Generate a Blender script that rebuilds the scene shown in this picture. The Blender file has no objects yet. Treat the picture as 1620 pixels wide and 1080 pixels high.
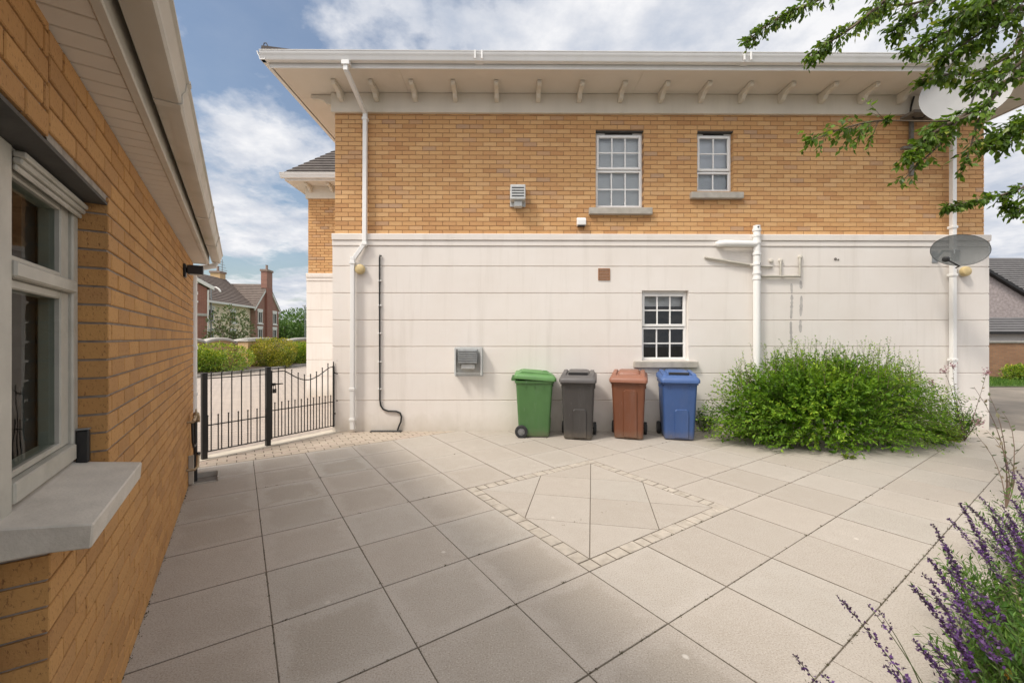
import bpy, bmesh, math, random
from mathutils import Vector, Matrix, noise
R = random.Random(7)
V = Vector
rad = math.radians
col = bpy.context.scene.collection

# ------------------------------------------------------------------ measures
F, CX, HY, H = 644.0, 810.0, 534.0, 1.57        # focal length in photo pixels, horizon row, eye height (m)
def at(px, py, Y):                               # a point at distance Y in front of the camera
    return V(((px-CX)/F*Y, Y, H+(HY-py)/F*Y))
def ground(px, py):
    Y = F*H/(py-HY); return V(((px-CX)/F*Y, Y, 0))
A = rad(33.855)
UD = V((math.cos(A), math.sin(A), 0)); VD = V((-math.sin(A), math.cos(A), 0))
def uv(u, v, z=0): return UD*u + VD*v + V((0, 0, z))
# house frame: x along the wall, -y towards the viewer
HR = rad(0.45); HY0 = 6.88
HM = Matrix.Translation((0, HY0, 0)) @ Matrix.Rotation(HR, 4, 'Z')
def hp(px, py, off=0.0):                         # point of the house wall (off metres proud) -> local x, z
    Y0 = HY0-off; t = math.tan(HR); k = (px-CX)/F
    x = k*Y0/(1-k*t); Y = Y0+t*x
    return x, H+(HY-py)/F*Y
# garage frame: x along the wall away from the viewer, -y out of the wall
GW = -0.445
GM = Matrix.Translation(UD*GW) @ Matrix(((VD.x, -UD.x, 0, 0), (VD.y, -UD.y, 0, 0), (0, 0, 1, 0), (0, 0, 0, 1)))

# ------------------------------------------------------------------ nodes
def newmat(name):
    m = bpy.data.materials.new(name); m.use_nodes = True
    nt = m.node_tree; nt.nodes.clear()
    out = nt.nodes.new('ShaderNodeOutputMaterial')
    return m, nt, out
class N:
    def __init__(s, nt): s.nt = nt
    def n(s, t, **k):
        x = s.nt.nodes.new(t)
        for a, b in k.items():
            if a.startswith('i_'): x.inputs[a[2:].replace('_', ' ')].default_value = b
            else: setattr(x, a, b)
        return x
    def l(s, a, b): s.nt.links.new(a, b)
    def noise(s, vec, scale, detail=4, rough=.55, out='Fac'):
        x = s.n('ShaderNodeTexNoise'); x.inputs['Scale'].default_value = scale
        x.inputs['Detail'].default_value = detail; x.inputs['Roughness'].default_value = rough
        if vec is not None: s.l(vec, x.inputs['Vector'])
        return x.outputs[out]
    def ramp(s, fac, stops, interp='LINEAR'):
        x = s.n('ShaderNodeValToRGB'); x.color_ramp.interpolation = interp
        e = x.color_ramp.elements
        while len(e) < len(stops): e.new(.5)
        for el, (p, c) in zip(e, stops):
            el.position = p; el.color = (c[0], c[1], c[2], 1) if not isinstance(c, (int, float)) else (c, c, c, 1)
        s.l(fac, x.inputs['Fac']); return x.outputs['Color']
    def mix(s, fac, a, b, mode='MIX'):
        x = s.n('ShaderNodeMix', data_type='RGBA', blend_type=mode)
        for sock, val in ((x.inputs[0], fac), (x.inputs[6], a), (x.inputs[7], b)):
            if hasattr(val, 'links'): s.l(val, sock)
            else: sock.default_value = val if isinstance(val, (int, float)) else (val[0], val[1], val[2], 1)
        return x.outputs[2]
    def math(s, op, a, b=None, c=None, clamp=False):
        x = s.n('ShaderNodeMath', operation=op, use_clamp=clamp)
        for i, val in enumerate((a, b, c)):
            if val is None: continue
            if hasattr(val, 'links'): s.l(val, x.inputs[i])
            else: x.inputs[i].default_value = val
        return x.outputs[0]
    def bump(s, h, strength, dist):
        x = s.n('ShaderNodeBump'); x.inputs['Strength'].default_value = strength; x.inputs['Distance'].default_value = dist
        s.l(h, x.inputs['Height']); return x.outputs[0]
    def obj(s):
        return s.n('ShaderNodeTexCoord').outputs['Object']
    def attr(s, name): return s.n('ShaderNodeAttribute', attribute_name=name).outputs['Fac']
    def bsdf(s, c, rough=.6, normal=None, metal=0., spec=None):
        x = s.n('ShaderNodeBsdfPrincipled')
        for sock, val in ((x.inputs['Base Color'], c), (x.inputs['Roughness'], rough)):
            if hasattr(val, 'links'): s.l(val, sock)
            else: sock.default_value = val if isinstance(val, (int, float)) else (val[0], val[1], val[2], 1)
        x.inputs['Metallic'].default_value = metal
        if spec is not None: x.inputs['Specular IOR Level'].default_value = spec
        if normal is not None: s.l(normal, x.inputs['Normal'])
        return x.outputs[0]

def m_plain(name, c, rough=.5, var=.12, scale=6., bump=.15, bscale=60., metal=0., dirt=None, streak=False, spec=None):
    m, nt, out = newmat(name); k = N(nt); o = k.obj()
    if streak:
        mp = k.n('ShaderNodeMapping'); mp.inputs['Scale'].default_value = (1, 1, .12); k.l(o, mp.inputs['Vector']); o2 = mp.outputs[0]
    else: o2 = o
    f = k.noise(o2, scale, 6, .6)
    a = [max(0, x*(1-var)) for x in c]; b = [min(1, x*(1+var*.7)) for x in c]
    cc = k.ramp(f, [(.3, a), (.7, b)])
    if dirt:
        d = k.noise(o2, scale*.6, 8, .7)
        dm = k.ramp(d, [(dirt[1], 0.), (dirt[2], 1.)])
        cc = k.mix(k.math('MULTIPLY', dm, dirt[3]), cc, dirt[0])
    nb = k.bump(k.noise(o, bscale, 3), bump, .004) if bump else None
    k.l(k.bsdf(cc, rough, nb, metal, spec), out.inputs[0]); return m

def m_brick(name, stops, fleck, mortar=False):
    m, nt, out = newmat(name); k = N(nt); o = k.obj()
    base = k.ramp(k.attr('rnd'), stops)
    f = k.noise(o, 14, 5, .7)
    base = k.mix(k.ramp(f, [(.35, 0.), (.75, .45)]), base, fleck[1])
    mp = k.n('ShaderNodeMapping'); mp.inputs['Scale'].default_value = (1, 1, .55); k.l(o, mp.inputs['Vector'])
    sp = k.noise(mp.outputs[0], 120, 3, .65)
    base = k.mix(k.ramp(sp, [(.57, 0.), (.67, fleck[2])]), base, fleck[0])
    sp2 = k.noise(o, 30, 2, .6)
    base = k.mix(k.ramp(sp2, [(.62, 0.), (.72, fleck[2]*.5)]), base, fleck[3])
    wide = k.noise(o, 1.3, 4, .6)
    base = k.mix(k.ramp(wide, [(.3, .0), (.75, .22)]), base, [x*.62 for x in stops[len(stops)//2][1]])
    nb = k.bump(k.math('SUBTRACT', k.noise(o, 110, 4), k.math('MULTIPLY', k.ramp(sp, [(.58, 0.), (.7, 1.)]), .6)), .5, .004)
    k.l(k.bsdf(base, .85, nb), out.inputs[0]); return m

def m_leaf(name, stops, trans=.35, rough=.5, tcol=1.25):
    m, nt, out = newmat(name); k = N(nt); o = k.obj()
    c = k.ramp(k.attr('rnd'), stops)
    n1 = k.noise(o, 5, 3)
    c = k.mix(k.ramp(n1, [(.35, 0.), (.7, .5)]), c, [x*.6 for x in stops[0][1]])
    b = k.bsdf(c, rough, None, 0, .35)
    t = k.n('ShaderNodeBsdfTranslucent')
    k.l(k.mix(1.0, c, (min(1, tcol*1.1), min(1, tcol), .4), 'MULTIPLY'), t.inputs[0])
    ms = k.n('ShaderNodeMixShader'); ms.inputs[0].default_value = trans
    k.l(b, ms.inputs[1]); k.l(t.outputs[0], ms.inputs[2]); k.l(ms.outputs[0], out.inputs[0]); return m

def m_glass(name, tint=(.94, .96, .96), refl=1.0):
    m, nt, out = newmat(name); k = N(nt); o = k.obj()
    fr = k.n('ShaderNodeFresnel'); fr.inputs[0].default_value = 1.5
    t = k.n('ShaderNodeBsdfTransparent'); t.inputs[0].default_value = (*tint, 1)
    g = k.n('ShaderNodeBsdfGlossy'); g.inputs['Roughness'].default_value = .015
    k.l(k.bump(k.noise(o, 2.5, 2), .08, .02), g.inputs['Normal'])
    ms = k.n('ShaderNodeMixShader'); k.l(k.math('MULTIPLY', fr.outputs[0], refl*1.8, clamp=True), ms.inputs[0])
    k.l(t.outputs[0], ms.inputs[1]); k.l(g.outputs[0], ms.inputs[2]); k.l(ms.outputs[0], out.inputs[0]); return m

def m_tile_tex(name, c1, c2, mortar, w, h, msize, offset=.5, bump=.4, swap=False, rot=0., noise_amt=.35, rough=.8):
    m, nt, out = newmat(name); k = N(nt); o = k.obj()
    mp = k.n('ShaderNodeMapping'); k.l(o, mp.inputs['Vector'])
    mp.inputs['Rotation'].default_value = (rad(90) if swap else 0, 0, rot)
    b = k.n('ShaderNodeTexBrick'); b.offset = offset
    for s, v in (('Scale', 1.), ('Brick Width', w), ('Row Height', h), ('Mortar Size', msize), ('Mortar Smooth', .2), ('Bias', 0.)): b.inputs[s].default_value = v
    for s, v in (('Color1', c1), ('Color2', c2), ('Mortar', mortar)): b.inputs[s].default_value = (*v, 1)
    k.l(mp.outputs[0], b.inputs['Vector'])
    c = k.mix(k.ramp(k.noise(o, 1.2, 6, .65), [(.35, 0.), (.7, noise_amt)]), b.outputs['Color'], [x*.6 for x in c1])
    c = k.mix(k.ramp(k.noise(o, 40, 3), [(.4, 0.), (.7, .25)]), c, [min(1, x*1.3) for x in c2])
    nb = k.bump(k.math('SUBTRACT', k.math('MULTIPLY', k.noise(o, 60, 3), .3), b.outputs['Fac']), bump, .006)
    k.l(k.bsdf(c, rough, nb), out.inputs[0]); return m

def m_slab():
    m, nt, out = newmat('concrete_slab'); k = N(nt); o = k.obj()
    uvn = k.n('ShaderNodeUVMap').outputs[0]; sx = k.n('ShaderNodeSeparateXYZ'); k.l(uvn, sx.inputs[0])
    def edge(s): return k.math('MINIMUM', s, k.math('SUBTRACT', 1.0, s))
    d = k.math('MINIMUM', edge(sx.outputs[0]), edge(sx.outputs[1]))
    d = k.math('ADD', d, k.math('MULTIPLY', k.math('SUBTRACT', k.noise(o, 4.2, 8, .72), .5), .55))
    centre_mask = k.ramp(d, [(.06, 0.), (.20, 1.)], 'EASE')  # mask for darker slab centres, edge broken by noise
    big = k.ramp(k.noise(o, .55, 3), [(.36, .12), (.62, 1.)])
    amt = k.math('MULTIPLY', k.math('MULTIPLY', centre_mask, big), k.math('ADD', k.math('MULTIPLY', k.attr('rnd2'), .62), .1))
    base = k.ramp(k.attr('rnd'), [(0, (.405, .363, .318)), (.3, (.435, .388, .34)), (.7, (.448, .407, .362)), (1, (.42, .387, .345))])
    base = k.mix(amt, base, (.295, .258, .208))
    mot = k.noise(o, 9, 6, .7)
    base = k.mix(k.ramp(mot, [(.35, 0.), (.72, .30)]), base, (.33, .285, .23))
    pale = k.noise(o, 2.1, 7, .72)
    base = k.mix(k.ramp(pale, [(.60, 0.), (.78, .5)]), base, (.56, .51, .45))
    sp = k.noise(o, 125, 3, .7)
    base = k.mix(k.ramp(sp, [(.32, .7), (.48, 0.)]), base, (.20, .17, .135))
    base = k.mix(k.ramp(sp, [(.56, 0.), (.70, .6)]), base, (.62, .56, .48))
    # small lichen dots
    vo = k.n('ShaderNodeTexVoronoi'); vo.inputs['Scale'].default_value = 3.1; k.l(o, vo.inputs['Vector'])
    dots = k.ramp(k.math('ADD', vo.outputs['Distance'], k.math('MULTIPLY', k.noise(o, 30, 3), .05)), [(.055, .7), (.085, 0.)])
    base = k.mix(k.math('MULTIPLY', dots, k.ramp(k.noise(o, 1.7, 2), [(.45, 0.), (.6, 1.)])), base, (.66, .62, .56))
    nb = k.bump(k.math('ADD', k.math('MULTIPLY', sp, .6), mot), .35, .004)
    k.l(k.bsdf(base, .82, nb, 0, .35), out.inputs[0]); return m

def m_render():
    m, nt, out = newmat('painted_render'); k = N(nt); o = k.obj()
    base = k.ramp(k.noise(o, 1.1, 5, .6), [(.3, (.745, .69, .635)), (.7, (.79, .745, .70))])
    mp = k.n('ShaderNodeMapping'); mp.inputs['Scale'].default_value = (3.2, 3.2, .22); k.l(o, mp.inputs['Vector'])
    st = k.noise(mp.outputs[0], 1.6, 7, .7)
    base = k.mix(k.ramp(st, [(.52, 0.), (.80, .48)]), base, (.57, .52, .46))
    # grime rising from the ground, edge broken by noise
    sz = k.n('ShaderNodeSeparateXYZ'); k.l(o, sz.inputs[0])
    g = k.math('SUBTRACT', sz.outputs[2], k.math('MULTIPLY', k.noise(o, 2.4, 7, .7), .55))
    base = k.mix(k.ramp(g, [(-.16, .0), (-.12, .62), (.10, .0)]) if False else k.ramp(k.math('ADD', g, .3), [(.0, .5), (.34, 0.)]), base, (.44, .39, .30))
    nb = k.bump(k.noise(o, 130, 4), .35, .004)
    k.l(k.bsdf(base, .8, nb, 0, .3), out.inputs[0]); return m

M = {}
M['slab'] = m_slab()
M['joint'] = m_plain('joint_soil', (.12, .10, .075), .95, .4, 20)
M['sett'] = m_plain('cream_sett', (.44, .39, .33), .85, .22, 12, .6, 70, dirt=((.30, .26, .2), .5, .7, .5))
M['block'] = m_brick('paving_block', [(0, (.40, .33, .26)), (.5, (.47, .39, .31)), (1, (.43, .34, .28))], [(.25, .2, .15), (.5, .44, .36), .4, (.3, .26, .2)])
M['brick'] = m_brick('buff_brick', [(0, (.47, .24, .10)), (.14, (.55, .30, .13)), (.55, (.62, .36, .155)), (.9, (.68, .425, .205)), (.965, (.50, .30, .17)), (1, (.43, .31, .22))],
                     [(.30, .13, .04), (.62, .33, .13), .45, (.66, .42, .2)])
M['brick_near'] = m_brick('flecked_brick', [(0, (.40, .205, .075)), (.3, (.50, .255, .085)), (.7, (.59, .315, .108)), (1, (.47, .25, .10))],
                     [(.17, .065, .028), (.56, .31, .11), .62, (.30, .11, .045)])
M['mortar'] = m_plain('brown_mortar', (.33, .19, .095), .95, .2, 20, .5)
M['mortar_near'] = m_plain('grey_mortar', (.34, .295, .25), .95, .25, 25, .6)
M['render'] = m_render()
M['frieze'] = m_plain('painted_board', (.70, .645, .55), .6, .08, 2, .1, 30, dirt=((.45, .42, .30), .52, .8, .5), streak=True)
M['soffit'] = m_plain('soffit_paint', (.72, .665, .59), .65, .06, 1.2, .1, 40, dirt=((.45, .38, .30), .55, .8, .35))
M['pvc'] = m_plain('white_plastic', (.81, .80, .78), .35, .05, 3, .05, 40, dirt=((.50, .47, .38), .55, .85, .35), streak=True)
M['pvc_old'] = m_plain('weathered_plastic', (.62, .58, .51), .45, .1, 3, .1, 40, dirt=((.33, .33, .20), .50, .75, .6))
M['upvc'] = m_plain('window_plastic', (.82, .81, .79), .3, .04, 3, .03)
M['upvc_old'] = m_plain('dull_window_frame', (.50, .48, .42), .45, .12, 8, .1, 60, dirt=((.27, .26, .20), .5, .75, .5))
M['stone'] = m_plain('concrete_sill', (.42, .39, .345), .85, .18, 8, .5, 90, dirt=((.25, .24, .19), .5, .75, .5))
M['stone_pale'] = m_plain('pale_concrete_sill', (.66, .605, .53), .85, .12, 6, .5, 90, dirt=((.36, .33, .27), .52, .75, .5))
M['tile'] = m_plain('roof_tile', (.085, .07, .062), .8, .3, 9, .5, 40, dirt=((.16, .15, .11), .55, .75, .5))
M['tile_far'] = m_plain('brown_roof_tile', (.16, .125, .105), .85, .2, 3, .3, 10)
M['tile_slate'] = m_plain('grey_roof_tile', (.12, .115, .115), .8, .2, 3, .3, 10)
M['glass'] = m_glass('window_glass')
M['glass_dark'] = m_glass('garage_glass', (.66, .72, .68), .17)
M['blind'] = m_plain('blind_slat', (.86, .87, .88), .5, .03, 3, 0)
M['frost'] = m_plain('frosted_blind', (.80, .82, .88), .6, .06, 2, 0)
M['curtain'] = m_plain('grey_curtain', (.30, .32, .33), .9, .1, 3, 0)
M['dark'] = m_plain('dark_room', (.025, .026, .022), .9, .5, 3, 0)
M['dim'] = m_plain('dim_interior', (.24, .25, .22), .9, .3, 2, 0)
M['iron'] = m_plain('black_painted_iron', (.010, .009, .008), .45, .3, 25, .3, 120, dirt=((.10, .05, .025), .62, .75, .5))
M['black'] = m_plain('black_plastic', (.02, .02, .021), .4, .2, 10, .1)
M['rubber'] = m_plain('black_rubber', (.025, .025, .026), .75, .2, 20, .2)
M['hub'] = m_plain('wheel_hub_grey', (.2, .2, .2), .5, .1, 20, .1)
M['grey_metal'] = m_plain('grey_metal', (.30, .315, .32), .45, .15, 12, .15, metal=.4)
M['pale_metal'] = m_plain('pale_grey_vent', (.55, .56, .55), .5, .1, 10, .1)
M['steel_bracket'] = m_plain('weathered_steel', (.17, .155, .135), .7, .3, 14, .3)
M['dark_lintel'] = m_plain('steel_lintel', (.07, .066, .06), .7, .25, 8, .2)
M['grey_pipe'] = m_plain('grey_waste_pipe', (.46, .43, .37), .5, .15, 8, .1)
M['yellow_cap'] = m_plain('yellowed_plastic', (.62, .48, .24), .5, .15, 10, .1)
M['terracotta'] = m_plain('terracotta_vent', (.33, .17, .09), .8, .2, 30, .3)
M['brass'] = m_plain('dull_brass', (.42, .32, .2), .4, .3, 30, .2, metal=.6)
M['concrete'] = m_plain('threshold_concrete', (.56, .50, .41), .9, .14, 5, .5, 60)
M['stain'] = m_plain('glue_stain', (.47, .44, .42), .9, .25, 9, .3)
M['dish_white'] = m_plain('white_dish', (.33, .328, .325), .45, .06, 4, .05, dirt=((.45, .42, .38), .5, .8, .4))
M['bark'] = m_plain('bark', (.12, .09, .06), .9, .35, 14, .8, 40)
M['stem'] = m_plain('green_stem', (.10, .13, .045), .7, .3, 14, .1)
M['stem_brown'] = m_plain('brown_stem', (.15, .10, .07), .7, .3, 14, .1)
M['soil'] = m_plain('soil', (.07, .05, .035), .95, .4, 12, .9, 30)
M['ground'] = m_plain('ground_tarmac', (.17, .16, .145), .9, .3, 2.2, .4, 60, dirt=((.10, .095, .085), .45, .65, .5))
M['grass'] = m_plain('grass_green', (.085, .13, .03), .9, .4, 3, .8, 50)
M['kerb'] = m_plain('kerb_grey', (.30, .285, .26), .9, .2, 4, .4)
M['drive'] = m_tile_tex('drive_block', (.385, .33, .285), (.44, .37, .31), (.17, .14, .12), .21, .105, .006, rot=rad(12), noise_amt=.3)
M['redbrick'] = m_tile_tex('red_brick', (.34, .13, .085), (.27, .10, .075), (.35, .27, .22), .225, .075, .008, swap=True, bump=.2)
M['gablebrick'] = m_tile_tex('brown_red_brick', (.36, .17, .12), (.27, .12, .09), (.35, .27, .22), .225, .075, .008, swap=True, bump=.2)
M['buffwall'] = m_tile_tex('garden_buff_brick', (.58, .37, .18), (.62, .42, .22), (.45, .34, .22), .225, .075, .008, swap=True, bump=.2)
M['oldwall'] = m_tile_tex('old_garden_brick', (.36, .19, .10), (.26, .13, .075), (.22, .17, .12), .225, .075, .01, swap=True, bump=.3, noise_amt=.7)
M['cream'] = m_plain('cream_render', (.84, .72, .54), .85, .06, 1, .1)
M['pebble'] = m_plain('pebbledash', (.36, .31, .30), .95, .35, 7, .9, 14)
M['coping'] = m_plain('stone_coping', (.45, .42, .38), .9, .15, 4, .4)
M['cap_white'] = m_plain('white_trim', (.75, .73, .69), .6, .05, 3, 0)
M['pot'] = m_plain('chimney_pot', (.30, .22, .18), .9, .2, 5, .2)
M['leaf_bush'] = m_leaf('bush_leaf', [(0, (.07, .17, .02)), (.35, (.17, .34, .032)), (.7, (.34, .55, .05)), (1, (.56, .68, .08))], .5)
M['leaf_tree'] = m_leaf('tree_leaf', [(0, (.06, .115, .02)), (.45, (.13, .235, .033)), (.8, (.23, .36, .05)), (1, (.34, .38, .07))], .5, .35)
M['leaf_hedge'] = m_leaf('hedge_leaf', [(0, (.07, .15, .02)), (.4, (.21, .33, .035)), (.7, (.44, .50, .05)), (1, (.68, .60, .08))], .3)
M['leaf_var'] = m_leaf('variegated_leaf', [(0, (.09, .15, .02)), (.4, (.28, .30, .035)), (.75, (.66, .56, .07)), (1, (.60, .36, .18))], .3)
M['leaf_far'] = m_leaf('far_tree_leaf', [(0, (.06, .13, .035)), (.5, (.12, .22, .06)), (1, (.21, .31, .09))], .3)
M['leaf_silver'] = m_leaf('greygreen_leaf', [(0, (.07, .11, .04)), (.5, (.14, .18, .075)), (.8, (.22, .25, .13)), (1, (.32, .24, .17))], .25)
M['leaf_lime'] = m_leaf('lime_leaf', [(0, (.13, .22, .03)), (.6, (.25, .34, .04)), (1, (.42, .42, .07))], .4)
M['leaf_herb'] = m_leaf('herb_leaf', [(0, (.05, .125, .02)), (.5, (.115, .24, .035)), (1, (.21, .33, .06))], .35)
M['purple'] = m_leaf('purple_petal', [(0, (.09, .055, .09)), (.3, (.09, .03, .17)), (.65, (.18, .075, .30)), (.9, (.30, .18, .40)), (1, (.34, .27, .33))], .25)
M['pink'] = m_leaf('pink_petal', [(0, (.38, .16, .25)), (1, (.55, .30, .38))], .3)
M['straw'] = m_leaf('dry_flower', [(0, (.25, .17, .10)), (1, (.48, .42, .30))], .2)

def m_bin(name, c):
    m, nt, out = newmat(name); k = N(nt); o = k.obj()
    base = k.ramp(k.noise(o, 3, 5, .6), [(.3, [x*.88 for x in c]), (.7, [min(1, x*1.08) for x in c])])
    mp = k.n('ShaderNodeMapping'); mp.inputs['Scale'].default_value = (1, 1, .14); k.l(o, mp.inputs['Vector'])
    st = k.noise(mp.outputs[0], 9, 7, .7)
    base = k.mix(k.ramp(st, [(.52, 0.), (.78, .55)]), base, [x*.7+.06 for x in c])          # faded streaks
    sc_ = k.n('ShaderNodeMapping'); sc_.inputs['Rotation'].default_value = (0, .5, .3); sc_.inputs['Scale'].default_value = (1, 1, .07); k.l(o, sc_.inputs['Vector'])
    base = k.mix(k.ramp(k.noise(sc_.outputs[0], 42, 3, .6), [(.66, 0.), (.72, .5)]), base, [x*.6+.14 for x in c])   # scuffs
    sz = k.n('ShaderNodeSeparateXYZ'); k.l(o, sz.inputs[0])
    sp_ = k.math('ADD', sz.outputs[2], k.math('MULTIPLY', k.noise(o, 12, 6, .7), .22))
    base = k.mix(k.ramp(sp_, [(.08, .6), (.26, 0.)]), base, (.20, .165, .12))                # splashed dirt on the foot
    nb = k.bump(k.noise(o, 220, 3), .18, .003)
    k.l(k.bsdf(base, k.ramp(st, [(.3, .38), (.8, .6)]), nb), out.inputs[0]); return m
BINC = {'green': (.070, .165, .052), 'grey': (.050, .046, .044), 'brown': (.155, .055, .026), 'blue': (.040, .088, .235)}
BINL = {'green': (.115, .26, .085), 'grey': (.105, .098, .096), 'brown': (.28, .12, .075), 'blue': (.062, .125, .31)}

def m_mesh_dish():
    m, nt, out = newmat('perforated_dish'); k = N(nt); o = k.obj()
    t = k.n('ShaderNodeBsdfTransparent'); b = k.bsdf((.10, .108, .108), .5)
    ms = k.n('ShaderNodeMixShader'); ms.inputs[0].default_value = .33; k.l(b, ms.inputs[1]); k.l(t.outputs[0], ms.inputs[2])
    k.l(ms.outputs[0], out.inputs[0]); return m
M['dish_mesh'] = m_mesh_dish()

# ------------------------------------------------------------------ mesh builder
class MB:
    def __init__(s): s.v = []; s.f = []; s.r = []; s.r2 = []; s.u = []
    def face(s, pts, r=0., r2=0., uvs=None):
        b = len(s.v); s.v += [tuple(p) for p in pts]; s.f.append(tuple(range(b, b+len(pts)))); s.r.append(r); s.r2.append(r2)
        s.u += uvs if uvs else [(0, 0)]*len(pts)
    def grid(s, rows, close=False, r=0., caps=(False, False)):       # rows of points, shared vertices
        b = len(s.v); n = len(rows[0])
        for row in rows: s.v += [tuple(p) for p in row]
        for i in range(len(rows)-1):
            for j in range(n if close else n-1):
                q = (b+i*n+j, b+i*n+(j+1) % n, b+(i+1)*n+(j+1) % n, b+(i+1)*n+j)
                s.f.append(q); s.r.append(r); s.r2.append(0); s.u += [(0, 0)]*4
        if caps[0]: s.f.append(tuple(b+j for j in reversed(range(n)))); s.r.append(r); s.r2.append(0); s.u += [(0, 0)]*n
        if caps[1]: s.f.append(tuple(b+(len(rows)-1)*n+j for j in range(n))); s.r.append(r); s.r2.append(0); s.u += [(0, 0)]*n
    def box(s, x0, x1, y0, y1, z0, z1, r=0., mtx=None):
        p = [V((x, y, z)) for z in (z0, z1) for y in (y0, y1) for x in (x0, x1)]
        if mtx is not None: p = [mtx @ q for q in p]
        b = len(s.v); s.v += [tuple(q) for q in p]
        for q in ((0, 2, 3, 1), (4, 5, 7, 6), (0, 1, 5, 4), (2, 6, 7, 3), (0, 4, 6, 2), (1, 3, 7, 5)):
            s.f.append(tuple(b+i for i in q)); s.r.append(r); s.r2.append(0); s.u += [(0, 0)]*4
    def prism(s, poly, y0, y1, mtx=None, r=0.):                      # polygon in xz, extruded along y
        P0 = [V((x, y0, z)) for x, z in poly]; P1 = [V((x, y1, z)) for x, z in poly]
        if mtx is not None: P0 = [mtx @ q for q in P0]; P1 = [mtx @ q for q in P1]
        b = len(s.v); n = len(poly); s.v += [tuple(q) for q in P0+P1]
        fs = [tuple(range(b, b+n)), tuple(reversed(range(b+n, b+2*n)))] + [(b+(j+1) % n, b+j, b+n+j, b+n+(j+1) % n) for j in range(n)]
        for q in fs: s.f.append(q); s.r.append(r); s.r2.append(0); s.u += [(0, 0)]*len(q)
    def tube(s, pts, rr, n=8, caps=True, sq=None, r=0.):             # rr radius or list; sq=(w,h) rectangular section
        pts = [V(p) for p in pts]; rows = []; up = None
        for i, p in enumerate(pts):
            d = (pts[min(i+1, len(pts)-1)]-pts[max(i-1, 0)]).normalized()
            if up is None: up = V((0, 0, 1)) if abs(d.z) < .9 else V((0, 1, 0))
            a = d.cross(up)
            if a.length < 1e-4: a = d.orthogonal()
            a.normalize(); c = a.cross(d).normalized(); up = c
            q = rr[i] if isinstance(rr, (list, tuple)) else rr
            if sq: rows.append([p+a*sx*sq[0]/2+c*sy*sq[1]/2 for sx, sy in ((-1, -1), (1, -1), (1, 1), (-1, 1))])
            else: rows.append([p+a*math.cos(t)*q+c*math.sin(t)*q for t in (2*math.pi*j/n for j in range(n))])
        s.grid(rows, True, r, (caps, caps))
    def lathe(s, prof, c=V((0, 0, 0)), axis=V((0, 0, 1)), n=20, r=0., caps=(True, True), sx=1., sy=1.):
        ax = V(axis).normalized(); a = ax.orthogonal().normalized(); b = ax.cross(a)
        s.grid([[V(c)+ax*h+a*math.cos(t)*q*sx+b*math.sin(t)*q*sy for t in (2*math.pi*j/n for j in range(n))] for q, h in prof], True, r, caps)
    def build_each(s, name, mat, parent, pieces=1, **kw):        # every connected piece (or run of pieces) its own part
        par = list(range(len(s.v)))
        def find(a):
            while par[a] != a: par[a] = par[par[a]]; a = par[a]
            return a
        for f in s.f:
            for a in f[1:]: par[find(a)] = find(f[0])
        order = {}; groups = []
        for i, f in enumerate(s.f):
            r_ = find(f[0])
            if r_ not in order: order[r_] = len(order)
            g_ = order[r_]//pieces
            while len(groups) <= g_: groups.append([])
            groups[g_].append(f)
        for g_ in groups:
            m = MB(); idx = {}
            for f in g_:
                for a in f:
                    if a not in idx: idx[a] = len(m.v); m.v.append(s.v[a])
                m.f.append(tuple(idx[a] for a in f)); m.r.append(0); m.r2.append(0); m.u += [(0, 0)]*len(f)
            m.build(name, mat, parent, **kw)
    def build(s, name, mat, parent=None, bevel=0, smooth=None, mtx=None, segs=1):
        me = bpy.data.meshes.new(name); me.from_pydata(s.v, [], s.f)
        for nm, arr in (('rnd', s.r), ('rnd2', s.r2)):
            if any(arr): me.attributes.new(nm, 'FLOAT', 'FACE').data.foreach_set('value', arr)
        if any(x != (0, 0) for x in s.u):
            me.uv_layers.new(name='UVMap').data.foreach_set('uv', [c for x in s.u for c in x])
        me.update()
        if bevel:
            bm = bmesh.new(); bm.from_mesh(me)
            bmesh.ops.recalc_face_normals(bm, faces=bm.faces[:])
            es = [e for e in bm.edges if len(e.link_faces) == 2 and e.calc_face_angle(0) > .6]
            bmesh.ops.bevel(bm, geom=es, offset=bevel, segments=segs, profile=.5, affect='EDGES', clamp_overlap=True)
            bm.to_mesh(me); bm.free()
        if smooth is not None:
            me.polygons.foreach_set('use_smooth', [True]*len(me.polygons)); me.set_sharp_from_angle(angle=rad(smooth))
        me.materials.append(mat)
        o = bpy.data.objects.new(name, me); col.objects.link(o)
        if parent is not None: o.parent = parent
        if mtx is not None: o.matrix_local = mtx
        return o

def tag(o, label=None, cat=None, group=None, kind=None):
    for k_, v_ in (('label', label), ('category', cat), ('group', group), ('kind', kind)):
        if v_: o[k_] = v_
    return o
def thing(name, label, cat, mtx=None, group=None):
    o = bpy.data.objects.new(name, None); col.objects.link(o); o.empty_display_size = .2
    if mtx is not None: o.matrix_world = mtx
    return tag(o, label, cat, group)
def T(x, y, z): return Matrix.Translation((x, y, z))

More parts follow.
